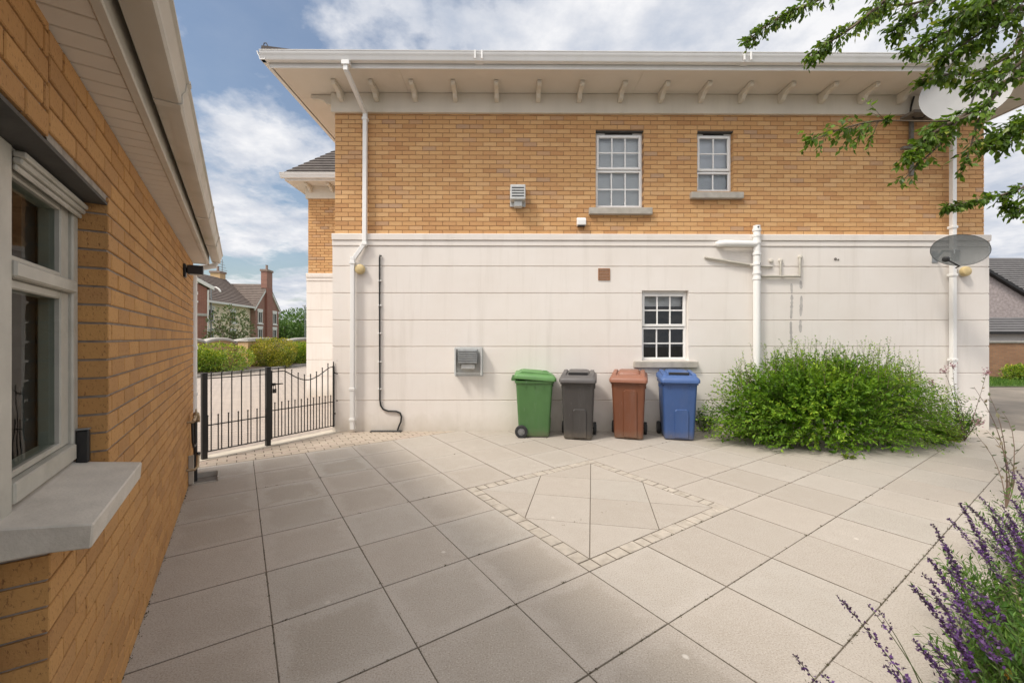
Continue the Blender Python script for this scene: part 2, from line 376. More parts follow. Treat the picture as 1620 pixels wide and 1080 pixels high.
# ------------------------------------------------------------------ generators
def bricks(mb, x0, x1, z0, z1, holes=(), depth=.1, L=.2175, Hc=.065, jt=.0095, jit=.0012, y=0., phase=0):
    """bond of single bricks, front on y; local x along, -y out"""
    row = 0; z = z0
    while z < z1-.01:
        zt = min(z+Hc, z1)
        x = x0-(0 if (row+phase) % 2 == 0 else (L+jt)/2)
        while x < x1-.004:
            a, b = max(x, x0), min(x+L, x1); x += L+jt
            if b-a < .02: continue
            segs = [(a, b)]
            for hx0, hx1, hz0, hz1 in holes:
                if hz0 < zt-.02 and hz1 > z+.02:
                    ns = []
                    for p, q in segs:
                        if q <= hx0 or p >= hx1: ns.append((p, q)); continue
                        if p < hx0-.02: ns.append((p, hx0))
                        if q > hx1+.02: ns.append((hx1, q))
                    segs = ns
            for p, q in segs:
                yy = y+R.uniform(-jit, jit); r = R.random()*.98+.01; c = .003
                zz0 = z+R.uniform(-.0008, .0008); zz1 = zt+R.uniform(-.0008, .0008)
                o0 = [(p, zz0), (q, zz0), (q, zz1), (p, zz1)]
                i0 = [(p+c, zz0+c), (q-c, zz0+c), (q-c, zz1-c), (p+c, zz1-c)]
                mb.face([(X, yy, Z) for X, Z in i0], r)
                for j in range(4):
                    e = (j+1) % 4
                    mb.face([(o0[j][0], yy+c, o0[j][1]), (o0[e][0], yy+c, o0[e][1]), (i0[e][0], yy, i0[e][1]), (i0[j][0], yy, i0[j][1])], r)
                    mb.face([(o0[j][0], yy+depth, o0[j][1]), (o0[e][0], yy+depth, o0[e][1]), (o0[e][0], yy+c, o0[e][1]), (o0[j][0], yy+c, o0[j][1])], r)
        z += Hc+jt; row += 1
def wall_sheet(mb, x0, x1, z0, z1, holes, y, depth, grow=.0):
    xs = sorted({x0, x1, *[h[0]-grow for h in holes], *[h[1]+grow for h in holes]}); zs = sorted({z0, z1, *[h[2]-grow for h in holes], *[h[3]+grow for h in holes]})
    xs = [x for x in xs if x0 <= x <= x1]; zs = [z for z in zs if z0 <= z <= z1]
    for i in range(len(xs)-1):
        for j in range(len(zs)-1):
            cx, cz = (xs[i]+xs[i+1])/2, (zs[j]+zs[j+1])/2
            if any(h[0]-grow < cx < h[1]+grow and h[2]-grow < cz < h[3]+grow for h in holes): continue
            mb.face([(xs[i], y, zs[j]), (xs[i+1], y, zs[j]), (xs[i+1], y, zs[j+1]), (xs[i], y, zs[j+1])])
    for h in holes:
        a, b, c, d = max(x0, h[0]-grow), min(x1, h[1]+grow), max(z0, h[2]-grow), min(z1, h[3]+grow)
        for p, q in (((a, c), (a, d)), ((b, d), (b, c)), ((a, d), (b, d)), ((b, c), (a, c))):
            if p[0] == q[0] and (p[0] <= x0+1e-6 or p[0] >= x1-1e-6): continue
            mb.face([(p[0], y, p[1]), (q[0], y, q[1]), (q[0], y+depth, q[1]), (p[0], y+depth, p[1])])
def sweep_wall(mb, prof, x0, x1, holes=(), depth=.12, endcaps=True):
    """prof: list of (y,z) from bottom up, swept along x with rectangular holes"""
    def clip(a, b):
        out = []
        for (y0, z0), (y1, z1) in zip(prof, prof[1:]):
            lo, hi = max(min(z0, z1), a), min(max(z0, z1), b)
            if z1 == z0:
                if a <= z0 <= b: out.append(((y0, z0), (y1, z1)))
                continue
            if hi <= lo: continue
            f = lambda z: y0+(y1-y0)*(z-z0)/(z1-z0)
            out.append(((f(lo), lo), (f(hi), hi)))
        return out
    xs = sorted({x0, x1, *[h[0] for h in holes], *[h[1] for h in holes]})
    for a, b in zip(xs, xs[1:]):
        ranges = [(-9, 99)]
        for h in holes:
            if h[0] < (a+b)/2 < h[1]: ranges = [(-9, h[2]), (h[3], 99)]
        for lo, hi in ranges:
            for (y0, z0), (y1, z1) in clip(lo, hi):
                mb.face([(a, y0, z0), (b, y0, z0), (b, y1, z1), (a, y1, z1)])
    for h in holes:
        yf = prof[1][0]
        for p, q in (((h[0], h[2]), (h[0], h[3])), ((h[1], h[3]), (h[1], h[2])), ((h[0], h[3]), (h[1], h[3])), ((h[1], h[2]), (h[0], h[2]))):
            mb.face([(p[0], yf, p[1]), (q[0], yf, q[1]), (q[0], yf+depth, q[1]), (p[0], yf+depth, p[1])])
    if endcaps:
        for x, sg in ((x0, 1), (x1, -1)):
            for (y0, z0), (y1, z1) in zip(prof, prof[1:]):
                q = [(x, y0, z0), (x, y1, z1), (x, y1+.3 if False else .3, z1), (x, .3, z0)]
                mb.face(q if sg > 0 else q[::-1])
def groove_profile(z0, zs, yface, gd=.014, gh=.016):
    p = [(yface, z0)]
    for z in zs:
        p += [(yface, z-gh/2-.004), (yface+gd*.7, z-gh/2), (yface+gd, z-gh/4), (yface+gd, z+gh/4), (yface+gd*.7, z+gh/2), (yface, z+gh/2+.004)]
    return p
def tile_rows(mb, e0, e1, r0, r1, n, th=.018, ripple=0):
    """stepped tile courses from the eave edge e0-e1 to the ridge edge r0-r1"""
    e0, e1, r0, r1 = map(V, (e0, e1, r0, r1))
    nrm = (e1-e0).cross(r0-e0).normalized()
    if nrm.length < .5: nrm = (e1-e0).cross(r1-e0).normalized()
    if nrm.z < 0: nrm = -nrm
    for i in range(n):
        t0, t1 = i/n, (i+1)/n
        a, b = e0.lerp(r0, t0), e1.lerp(r1, t0); c, d = e1.lerp(r1, t1), e0.lerp(r0, t1)
        mb.face([a+nrm*th, b+nrm*th, c+nrm*.002, d+nrm*.002]); mb.face([a, b, b+nrm*th, a+nrm*th])

def leaf(mb, p, d, up, ln, wd, r, fold=.25, kind=0):
    """one leaf starting at p, along d"""
    d = d.normalized(); a = d.cross(up)
    if a.length < 1e-3: a = d.orthogonal()
    a.normalize(); n = a.cross(d)
    if kind == 0:
        mid = p+d*ln*.45-n*wd*fold
        tip = p+d*ln-n*ln*.12
        b = len(mb.v); mb.v += [tuple(p), tuple(p+d*ln*.42+a*wd*.5), tuple(tip), tuple(p+d*ln*.42-a*wd*.5), tuple(mid)]
        for q in ((b, b+1, b+2, b+4), (b, b+4, b+2, b+3)):
            mb.f.append(q); mb.r.append(r); mb.r2.append(0); mb.u += [(0, 0)]*4
    else:
        b = len(mb.v); mb.v += [tuple(p), tuple(p+d*ln*.45+a*wd*.5), tuple(p+d*ln-n*ln*.1), tuple(p+d*ln*.45-a*wd*.5)]
        mb.f.append((b, b+1, b+2, b+3)); mb.r.append(r); mb.r2.append(0); mb.u += [(0, 0)]*4
def rdir(rg=R):
    z = rg.uniform(-1, 1); t = rg.uniform(0, 2*math.pi); q = math.sqrt(1-z*z); return V((q*math.cos(t), q*math.sin(t), z))
def bez(a, b, c, t): return a*(1-t)**2+b*2*t*(1-t)+c*t*t

# ------------------------------------------------------------------ ground
g = MB(); g.face([(-400, -60, -.05), (400, -60, -.05), (400, 500, -.05), (-400, 500, -.05)])
tag(g.build('ground', M['ground']), kind='structure')

def clip_poly(poly, n, c):                       # keep n.p <= c  (2d)
    out = []
    for i, p in enumerate(poly):
        q = poly[(i+1) % len(poly)]; dp, dq = n[0]*p[0]+n[1]*p[1]-c, n[0]*q[0]+n[1]*q[1]-c
        if dp <= 0: out.append(p)
        if dp*dq < 0:
            t = dp/(dp-dq); out.append((p[0]+(q[0]-p[0])*t, p[1]+(q[1]-p[1])*t))
    return out
def inset(poly, d):
    n = len(poly); res = []
    ar = sum(poly[i][0]*poly[(i+1) % n][1]-poly[(i+1) % n][0]*poly[i][1] for i in range(n))
    if ar < 0: poly = poly[::-1]
    for i in range(n):
        p0, p1, p2 = V(poly[i-1]), V(poly[i]), V(poly[(i+1) % n])
        e1, e2 = (p1-p0).normalized(), (p2-p1).normalized()
        n1, n2 = V((-e1.y, e1.x)), V((-e2.y, e2.x)); b = n1+n2
        if b.length < 1e-6: b = n1
        k_ = d/max(.25, b.normalized().dot(n1)); res.append(tuple(p1+b.normalized()*k_))
    return res
def slab(mb, poly, gap=.0032, cham=.0022, zt=0., dep=.03, tilt=.0008, r=None, r2=0., cell=None):
    """paving piece from a polygon in (u,v)"""
    if len(poly) < 3: return
    ar = abs(sum(poly[i][0]*poly[(i+1) % len(poly)][1]-poly[(i+1) % len(poly)][0]*poly[i][1] for i in range(len(poly))))/2
    if ar < .0008: return
    o = inset(poly, gap); i_ = inset(poly, gap+cham); r = R.random()*.98+.01 if r is None else r
    cx = sum(p[0] for p in poly)/len(poly); cy = sum(p[1] for p in poly)/len(poly)
    tu, tv, dz = R.uniform(-tilt, tilt)*2, R.uniform(-tilt, tilt)*2, R.uniform(-tilt, tilt)
    zf = lambda p: zt+dz+tu*(p[0]-cx)+tv*(p[1]-cy)
    if cell is None:
        us = [p[0] for p in poly]; vs = [p[1] for p in poly]; cell = (min(us), max(us), min(vs), max(vs))
    U = lambda p: ((p[0]-cell[0])/(cell[1]-cell[0]), (p[1]-cell[2])/(cell[3]-cell[2]))
    mb.face([uv(p[0], p[1], zf(p)) for p in i_], r, r2, [U(p) for p in i_])
    n = len(o)
    for j in range(n):
        e = (j+1) % n
        mb.face([uv(*o[j], zf(o[j])-cham*.8), uv(*o[e], zf(o[e])-cham*.8), uv(*i_[e], zf(i_[e])), uv(*i_[j], zf(i_[j]))], r, r2, [U(o[j]), U(o[e]), U(i_[e]), U(i_[j])])
        mb.face([uv(*o[j], -dep), uv(*o[e], -dep), uv(*o[e], zf(o[e])-cham*.8), uv(*o[j], zf(o[j])-cham*.8)], r, r2, [U(o[j]), U(o[e])]*2)

S = .602; U0, V0 = .152, 1.983
UB, VT = -.452, V0+7*S
dia = (U0+3*S, U0+6*S, V0, V0+3*S)
mb = MB()
bd = MB()
for i in range(-1, 18):
    for j in range(-4, 7):
        u0, u1, v0, v1 = U0+i*S, U0+(i+1)*S, V0+j*S, V0+(j+1)*S
        if dia[0]-.01 < (u0+u1)/2 < dia[1]+.01 and dia[2]-.01 < (v0+v1)/2 < dia[3]+.01: continue
        if v1 < V0-2*S+.01 and u0 > 1.2: continue
        u_fall = max(0, min(1, 1.15-(u0+.6)/3.4))  # slab centres darken more towards the garage wall
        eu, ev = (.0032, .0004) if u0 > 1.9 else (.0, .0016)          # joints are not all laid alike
        slab(mb, [(u0+eu, v0+ev), (u1-eu, v0+ev), (u1-eu, v1-ev), (u0+eu, v1-ev)], r2=min(1, max(.02, u_fall*R.uniform(.55, 1.1)+R.uniform(-.05, .18))))
# slabs beyond the brick strip, up to the house wall
for i in range(5, 18):
    for j in range(7, 12):
        u0, u1, v0, v1 = U0+i*S, U0+(i+1)*S, V0+j*S, V0+(j+1)*S
        eu, ev = (.0032, .0004) if u0 > 1.9 else (.0, .0016)          # joints are not all laid alike
        slab(mb, [(u0+eu, v0+ev), (u1-eu, v0+ev), (u1-eu, v1-ev), (u0+eu, v1-ev)], r2=R.uniform(.02, .25))
# edging strip beside the flower bed (long pieces, almost no joints)
e0 = V0-2*S
for a in range(9):
    ua = 1.2+a*1.2
    slab(mb, [(ua, e0-.36), (ua+1.2, e0-.36), (ua+1.2, e0), (ua, e0)], gap=.003, r2=.05)
# diamond: cut slabs inside a border of setts
B = .115
q0, q1, w0, w1 = dia[0]+B, dia[1]-B, dia[2]+B, dia[3]-B
c = ((q0+q1)/2, (w0+w1)/2)
corn = [(q0, w0), (q1, w0), (q1, w1), (q0, w1)]
mids = [((corn[i][0]+corn[(i+1) % 4][0])/2, (corn[i][1]+corn[(i+1) % 4][1])/2) for i in range(4)]
hms = [((mids[i-1][0]+mids[i][0])/2, (mids[i-1][1]+mids[i][1])/2) for i in range(4)]
for i in range(4):
    for piece in ([c, hms[i], mids[i], hms[(i+1) % 4]], [mids[i-1], corn[i], hms[i]], [hms[i], corn[i], mids[i]]):
        slab(mb, piece, gap=.0035, r2=R.uniform(.0, .12), cell=dia)
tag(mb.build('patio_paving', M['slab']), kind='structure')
st = MB()
for side in range(4):
    t = dia[0 if side % 2 == 0 else 2]
    end = dia[1 if side % 2 == 0 else 3]
    while t < end-B-.03:
        ln = min(R.uniform(.10, .17), end-B-t)
        if end-B-t-ln < .05: ln = end-B-t
        a, b = t, t+ln; jo = R.uniform(-.004, .004)
        if side == 0: p = [(a, dia[2]), (b, dia[2]), (b, dia[2]+B+jo), (a, dia[2]+B+jo)]
        elif side == 1: a, b = a, b; p = [(dia[1]-B+jo, a), (dia[1], a), (dia[1], b), (dia[1]-B+jo, b)]
        elif side == 2: a, b = a+B, b+B; p = [(a, dia[3]-B+jo), (b, dia[3]-B+jo), (b, dia[3]), (a, dia[3])]
        else: a, b = a+B, b+B; p = [(dia[0], a), (dia[0]+B+jo, a), (dia[0]+B+jo, b), (dia[0], b)]
        slab(st, p, gap=.0045, cham=.005, zt=.0015, tilt=.002)
        t += ln
tag(st.build('paving_setts', M['sett']), kind='structure')
b_ = MB(); b_.face([uv(UB, -3, -.0026), uv(U0+18*S, -3, -.0026), uv(U0+18*S, V0+12*S, -.0026), uv(UB, V0+12*S, -.0026)])
tag(b_.build('paving_bed', M['joint']), kind='structure')

# moss in the joints and a little leaf litter
ms = MB(); rg = random.Random(77)
def tuft(u, v, n=5, sz=.012):
    b0 = uv(u, v, -.002)
    for _ in range(n):
        d = V((rg.uniform(-1, 1), rg.uniform(-1, 1), rg.uniform(.5, 1.4))); q = b0+V((rg.gauss(0, .006), rg.gauss(0, .006), 0))
        me_ = q+d.normalized()*sz*rg.uniform(.5, 1.2); a_ = V((rg.uniform(-1, 1), rg.uniform(-1, 1), 0)).normalized()*sz*.35
        ms.face([q-a_, q+a_, me_], rg.random())
for v_, ua, ub, n in ((V0-2*S, 1.6, 6.5, 150), (V0-S, .2, 6, 60), (V0, .2, 6.5, 50), (V0+S, .2, 6.5, 40), (V0+3*S, .2, 7, 50), (V0+5*S, .2, 7, 40)):
    for _ in range(n): tuft(rg.uniform(ua, ub), v_+rg.gauss(0, .002), rg.randint(2, 6), rg.uniform(.006, .014))
for u_, n in ((U0, 50), (U0+S, 40), (U0+2*S, 30), (U0+7*S, 30), (U0+9*S, 30)):
    for _ in range(n): tuft(u_+rg.gauss(0, .002), rg.uniform(.6, 6.1), rg.randint(2, 5), rg.uniform(.005, .011))
for _ in range(160): tuft(UB+.004+abs(rg.gauss(0, .006)), rg.uniform(1.6, 6.0), rg.randint(3, 6), rg.uniform(.006, .014))
m_moss = m_plain('joint_moss_green', (.085, .075, .035), .95, .4, 30, 0)
tag(ms.build('joint_moss', m_moss), 'dark moss specks growing in the paving joints', 'moss', kind='stuff')

# gate line
GP = [ground(323, 726), ground(423, 704.5), V((-2.93, 6.86, 0))]
GD = (GP[2]-GP[0]).normalized(); GN = V((-GD.y, GD.x, 0))      # GN points out towards the drive
gu, gv = V((GN.dot(UD), GN.dot(VD))), GN.dot(GP[0])
bp = MB()
for i in range(-4, 60):
    for j in range(0, 40):
        # blocks laid along the slab edge
        L_, W_ = .205, .103
        u0 = -.45-.6+i*L_+(L_/2 if j % 2 else 0); v0 = VT+.004+j*W_
        p = clip_poly([(u0, v0), (u0+L_, v0), (u0+L_, v0+W_), (u0, v0+W_)], (gu[0], gu[1]), gv-.08)
        if u0 > 3.2 or len(p) < 3: continue
        if u0+L_ > 2.95 : p = clip_poly(p, (1, 0), U0+5*S-.01)
        slab(bp, p, gap=.004, cham=.005, zt=.0015, tilt=.0022)
tag(bp.build('block_paving', M['block']), kind='structure')
th = MB()
a, b = GP[0]-GD*.25, GP[2]+GD*.15
th.face([a-GN*.085+V((0, 0, .004)), b-GN*.085+V((0, 0, .004)), b+GN*.16+V((0, 0, .004)), a+GN*.16+V((0, 0, .004))])
tag(th.build('threshold_strip', M['concrete']), kind='structure')

# drive: block paving behind the gate, up to a kerb
k0, k1 = ground(306, 598.5), ground(492, 578)
kd = (k1-k0).normalized(); kn = V((kd.y, -kd.x, 0))            # kn points back over the drive
if kn.x < 0: kn = -kn
dr = MB()
s0 = GP[0]-GD*3; s1 = GP[2]+GD*.0
dr.face([tuple(V((-2.6, 6.9, -.001))), tuple(V((-2.6, 45, -.001))), tuple(k1+kd*25+V((0, 0, -.001))), tuple(k0-kd*14+V((0, 0, -.001))), tuple(V((-4.2, 5.0, -.001)))])
tag(dr.build('driveway', M['drive']), kind='structure')
kb = MB(); mk = Matrix(((kd.x, -kn.x, 0, k0.x), (kd.y, -kn.y, 0, k0.y), (0, 0, 1, 0), (0, 0, 0, 1)))
for i in range(-14, 28): kb.box(i*.92, i*.92+.91, 0, .13, -.05, .12, mtx=mk)
tag(kb.build('kerb', M['kerb'], bevel=.012), kind='structure')
bs = MB(); bs.face([mk @ V((-14, .13, .09)), mk @ V((26, .13, .09)), mk @ V((26, 2.9, .12)), mk @ V((-14, 2.9, .12))])
tag(bs.build('hedge_bed', M['soil']), kind='structure')
lw = MB(); lw.face([mk @ V((-14, 3.2, .02)), mk @ V((60, 3.2, .02)), mk @ V((60, 60, .02)), mk @ V((-14, 60, .02))])
tag(lw.build('far_lawn', M['grass']), kind='structure')

# ------------------------------------------------------------------ HOUSE
house = thing('house', 'two storey house with buff brick above white render and wide bracketed eaves', 'house', HM)
XL, XR = hp(530, 300)[0], hp(1557, 300)[0]
RL, RR = XL-.03, XR+.05
ZB = hp(800, 371)[1]; ZF = hp(800, 181)[1]; ZS = 5.67
W1 = (*[hp(x, 0)[0] for x in (942.5, 1018.5)], hp(980, 327.5)[1], hp(980, 206.5)[1])
W2 = (*[hp(x, 0)[0] for x in (1103.5, 1160.5)], hp(1130, 302)[1], hp(1130, 207.5)[1])
W3 = (*[hp(x, 0, .03)[0] for x in (1015.5, 1089.5)], hp(1050, 570, .03)[1], hp(1050, 459.5, .03)[1])
HD = 9.0
mb = MB(); bricks(mb, XL, XR, ZB, ZF+.03, (W1, W2)); mb.build('upper_brickwork', M['brick'], house)
mb = MB(); wall_sheet(mb, XL+.004, XR-.004, ZB-.05, ZF+.03, (W1, W2), .007, .1, .004)
# returns and back of the brick storey
mb.build('mortar', M['mortar'], house)
for x, sg in ((XL, -1), (XR, 1)):
    mb = MB(); bricks(mb, 0, HD, ZB, ZF+.03, depth=.02)
    mt = Matrix.Translation((x, .1 if sg > 0 else HD+.1, 0)) @ Matrix.Rotation(rad(90*sg), 4, 'Z')
    o = mb.build('side_brickwork', M['brick'], house, mtx=mt)
    mb = MB(); wall_sheet(mb, 0, HD, -.05, ZF+.03, (), .007, .1); mb.build('side_mortar', M['mortar'], house, mtx=mt)
# ground floor render with horizontal grooves and a moulded band
def zz(y): return hp(800, y, .03)[1]
gz = [zz(y) for y in (633.2, 590.6, 548.2, 506.4, 463.8, 421.2)]
prof = groove_profile(-.05, gz, -.03)
z1, z2, z3 = zz(389), zz(380.5), zz(370.5)
prof += [(-.03, z1-.012), (-.022, z1-.008), (-.022, z1), (-.045, z1+.004), (-.045, z2-.012), (-.034, z2-.008), (-.034, z2), (-.062, z2+.006), (-.066, z3-.01), (-.058, z3), (.0, z3+.012)]
mb = MB(); sweep_wall(mb, prof, RL, RR, (W3,)); mb.build('rendered_wall', M['render'], house)
for x, sg in ((RL, -1), (RR, 1)):
    mb = MB(); sweep_wall(mb, prof, 0, HD+.05, endcaps=False)
    mb.build('rendered_side', M['render'], house, mtx=Matrix.Translation((x-sg*.032, .3 if sg > 0 else HD+.3, 0)) @ Matrix.Rotation(rad(90*sg), 4, 'Z'))
mb = MB()
for i in range(46): mb.box(RL+i*.245, RL+i*.245+.235, -.045, -.03, -.02, .02+R.uniform(0, .012))
# frieze board, soffit, fascia
OV = .68; FL = XL-OV; FR = XR+.95
mb = MB(); mb.box(XL-.05, XR+.05, -.05, .1, ZF, ZS-.003); mb.box(XL-.05, XL+.1, .1, HD, ZF, ZS-.003); mb.box(XR-.1, XR+.05, .1, HD, ZF, ZS-.003)
mb.build('frieze', M['frieze'], house, bevel=.006)
mb = MB(); js = [FL+.02, hp(640, 130, .3)[0], hp(1008, 130, .3)[0], hp(1330, 130, .3)[0], FR-.02]
for a, b in zip(js, js[1:]): mb.box(a+.0015, b-.0015, -OV+.02, .12, ZS, ZS+.012)
mb.box(FL+.02, XL+.06, .125, HD+.6, ZS, ZS+.012); mb.box(XR-.06, FR-.02, .125, HD+.6, ZS, ZS+.012)
mb.build('soffit', M['soffit'], house)
mb = MB(); mb.box(FL-.02, FR+.02, -OV, -OV+.022, ZS-.012, ZS+.16); mb.box(FL-.02, FL+.002, -OV+.022, HD+.6, ZS-.012, ZS+.16); mb.box(FR-.002, FR+.02, -OV+.022, HD+.6, ZS-.012, ZS+.16)
mb.build('fascia', M['pvc'], house, bevel=.003)
# eaves brackets, one mesh each
bx = [hp(x, 150, .05)[0] for x in (541, 597, 658, 721, 786, 851, 915.5, 980, 1044, 1107, 1170, 1233, 1297, 1359, 1421)]
def bracket_poly(ln):      # side profile in (out, z)
    return [(0, ZS-.004), (ln, ZS-.004), (ln+.005, ZS-.05), (ln-.03, ZS-.075), (ln*.62, ZS-.075), (ln*.42, ZS-.10), (ln*.30, ZS-.15), (.05, ZS-.165), (0, ZS-.165)]
def bracket(parent, M4):
    mb = MB(); mb.prism([(o, z) for o, z in bracket_poly(.36)], -.035, .035, mtx=M4)
    return mb.build('eaves_bracket', M['frieze'], parent, bevel=.006)
for x in bx: bracket(house, Matrix.Translation((x, -.05, 0)) @ Matrix.Rotation(rad(-90), 4, 'Z'))
for y in (.05, 1.0, 2.0, 3.0): bracket(house, Matrix.Translation((XL-.05, y, 0)) @ Matrix.Rotation(rad(180), 4, 'Z'))
# gutter profile swept
def gutter(parent, x0, x1, yo, z, mat, mtx=None, s=1., rev=False):
    pr = [(0, .118), (-.006, .118), (-.006, .012), (-.02, .0), (-.085, .0), (-.095, .012), (-.098, .045), (-.112, .065), (-.125, .085), (-.127, .112), (-.135, .114), (-.137, .124), (-.118, .124), (-.114, .09), (-.09, .05), (-.088, .012), (-.02, .008), (0, .112)]
    mb = MB(); mb.grid([[V((x, yo+a*s, z+b*s)) for a, b in pr] for x in (x0, x1)], True, 0, (True, True))
    return mb.build('gutter', mat, parent, smooth=40, mtx=mtx)
GZ = ZS+.05
g_ = gutter(house, FL-.10, FR+.05, -OV-.002, GZ, M['pvc'])
mb = MB()
for px in (757, 1178):
    x = hp(px, 90, OV+.06)[0]
    for d in (-.05, .05): mb.box(x+d-.012, x+d+.012, -OV-.144, -OV-.126, GZ+.0, GZ+.128)
    mb.box(x-.06, x+.06, -OV-.104, -OV-.004, GZ-.006, GZ-.001)
mb.build_each('joint_clip', M['pvc'], g_, 3, bevel=.003)
gutter(house, -HD-.6, OV+.10, 0, GZ, M['pvc'], mtx=Matrix.Translation((FL-.022, 0, 0)) @ Matrix.Rotation(rad(-90), 4, 'Z'))
# roof (hipped, tiled)
PT = math.tan(rad(27)); ZR = ZS+.155
ex0, ex1, ey0, ey1 = FL-.07, FR+.07, -OV-.07, HD+OV
half = (ey1-ey0)/2; zr = ZR+half*PT; yc = (ey0+ey1)/2
A_, B_, C_, D_ = V((ex0, ey0, ZR)), V((ex1, ey0, ZR)), V((ex1, ey1, ZR)), V((ex0, ey1, ZR))
P_, Q_ = V((ex0+half, yc, zr)), V((ex1-half, yc, zr))
mb = MB()
for e in ((A_, B_, P_, Q_), (B_, C_, Q_, Q_), (C_, D_, Q_, P_), (D_, A_, P_, P_)): tile_rows(mb, *e, 22, .02)
# drip edge of single tiles along the gutter
x = ex0
while x < ex1:
    w = .33; mb.box(x+.004, min(x+w, ex1)-.004, ey0-.02, ey0+.3, ZR+.004+R.uniform(0, .006), ZR+.026, mtx=None); x += w
roof = mb.build('roof', M['tile'], house)
mb = MB()
for e in (A_, B_): mb.tube([e+V((0, .0, .03)), (P_ if e is A_ else Q_)+V((0, 0, .03))], .08, 8)
mb.tube([P_+V((0, 0, .03)), Q_+V((0, 0, .03))], .08, 8); mb.build('ridge_tiles', M['tile'], roof, smooth=40)
mb = MB(); hk = V((ex0+.05, ey0+.02, ZR+.06)); mb.tube([hk, hk+V((0, 0, .07)), hk+V((-.02, 0, .11)), hk+V((-.05, 0, .11)), hk+V((-.06, 0, .08))], .008, 6); mb.build('hip_iron', M['iron'], roof, smooth=60)

# windows
def window(parent, hole, rec, yf, cols, rows_top, rows_bot, split, vent=True, sill=None, behind='room'):
    x0, x1, z0, z1 = hole; yw = yf+rec; fw = .035
    w = MB()
    w.box(x0, x0+fw, yw, yw+.07, z0, z1); w.box(x1-fw, x1, yw, yw+.07, z0, z1)
    zt = z1-.05
    w.box(x0+fw, x1-fw, yw, yw+.07, zt, z1); w.box(x0+fw, x1-fw, yw, yw+.07, z0, z0+fw)
    o = w.build('window', M['upvc'], parent, bevel=.004)
    def sash(a, b, c, d, yy, nc, nr, sw):
        s_ = MB(); s_.box(a, a+sw, yy, yy+.045, c, d); s_.box(b-sw, b, yy, yy+.045, c, d)
        s_.box(a+sw, b-sw, yy, yy+.045, d-sw, d); s_.box(a+sw, b-sw, yy, yy+.045, c, c+sw)
        f = s_.build('sash', M['upvc'], o, bevel=.005)
        ia, ib, ic, id_ = a+sw, b-sw, c+sw, d-sw; bw = .011
        ga = MB()
        for i in range(1, nc): xx = ia+(ib-ia)*i/nc; ga.box(xx-bw, xx+bw, yy+.016, yy+.028, ic, id_)
        for j in range(1, nr):
            zc = ic+(id_-ic)*j/nr
            for i in range(nc):
                xa = ia+(ib-ia)*i/nc+(bw if i else 0); xb = ia+(ib-ia)*(i+1)/nc-(bw if i < nc-1 else 0)
                ga.box(xa, xb, yy+.016, yy+.028, zc-bw, zc+bw)
        ga.build('glazing_bars', M['upvc'], o)
        p = MB(); p.face([(ia, yy+.03, ic), (ib, yy+.03, ic), (ib, yy+.03, id_), (ia, yy+.03, id_)]); p.build('pane', M['glass'], o)
    zm = z0+(z1-z0)*split
    sash(x0+fw*.7, x1-fw*.7, zm-.004, zt-.002, yw-.022, cols, rows_top, .042)
    sash(x0+fw*.5, x1-fw*.5, z0+.012, zm-.014, yw-.008, cols, rows_bot, .036)
    if vent:
        v_ = MB(); cx_ = (x0+x1)/2; wv = (x1-x0)*.29; v_.box(cx_-wv, cx_+wv, yw-.01, yw-.001, z1-.034, z1-.016); v_.build('trickle_vent', M['black'], o, bevel=.004)
    if sill:
        a, b, c, d = sill; s_ = MB()
        s_.prism([(-.075, c), (-.075, d-.012), (0.1, d), (0.1, c)], a, b, mtx=Matrix(((0, 1, 0, 0), (1, 0, 0, yf), (0, 0, 1, 0), (0, 0, 0, 1))))
        s_.build('sill', M['stone'], o, bevel=.008, segs=2)
    if behind == 'blind':
        bl = MB(); zc = z0+.05
        while zc < z1-.06:
            bl.face([(x0+.04, yw+.074, zc-.002), (x1-.04, yw+.074, zc-.002), (x1-.04, yw+.079, zc+.034), (x0+.04, yw+.079, zc+.034)]); zc += .034
        bl.build('blind', M['blind'], o)
    elif behind == 'frost':
        bl = MB(); bl.box(x0+.04, x1-.04, yw+.08, yw+.085, z0+.04, z1-.04); bl.build('blind', M['frost'], o)
    else:
        bl = MB(); n = 6; a, b = x0+.06, x1-.04
        for i in range(n): bl.box(a, b, yw+.12+.01*(i % 2), yw+.124+.01*(i % 2), z1-.07-.03*(i+1), z1-.07-.03*i)
        bl.build('blind', M['blind'], o)
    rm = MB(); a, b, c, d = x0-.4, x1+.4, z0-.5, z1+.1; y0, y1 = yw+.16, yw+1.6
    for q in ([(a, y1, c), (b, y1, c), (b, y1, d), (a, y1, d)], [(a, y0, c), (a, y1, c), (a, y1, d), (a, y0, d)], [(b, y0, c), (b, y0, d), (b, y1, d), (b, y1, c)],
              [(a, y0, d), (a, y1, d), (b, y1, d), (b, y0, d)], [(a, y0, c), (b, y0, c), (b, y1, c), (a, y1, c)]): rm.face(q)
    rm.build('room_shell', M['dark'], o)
    return o
def sillr(xa, xb, ya, yb, off=0.0):
    return (hp(xa, 0, off+.07)[0], hp(xb, 0, off+.07)[0], hp(1000, yb, off+.07)[1], hp(1000, ya, off+.07)[1])
window(house, W1, .085, 0, 3, 2, 2, .51, sill=sillr(932.5, 1032.5, 327, 338.5), behind='blind')
window(house, W2, .085, 0, 2, 2, 1, .36, sill=sillr(1094, 1177, 302, 313), behind='frost')
window(house, W3, .085, -.03, 3, 2, 2, .49, vent=False, sill=sillr(1004, 1105, 570.5, 581.5, .03))
mb = MB()
for w_ in (W1, W2): mb.box(w_[0]+.001, w_[1]-.001, .012, .085, w_[3]-.012, w_[3]-.0005)
mb.build_each('lintel', M['dark_lintel'], house)

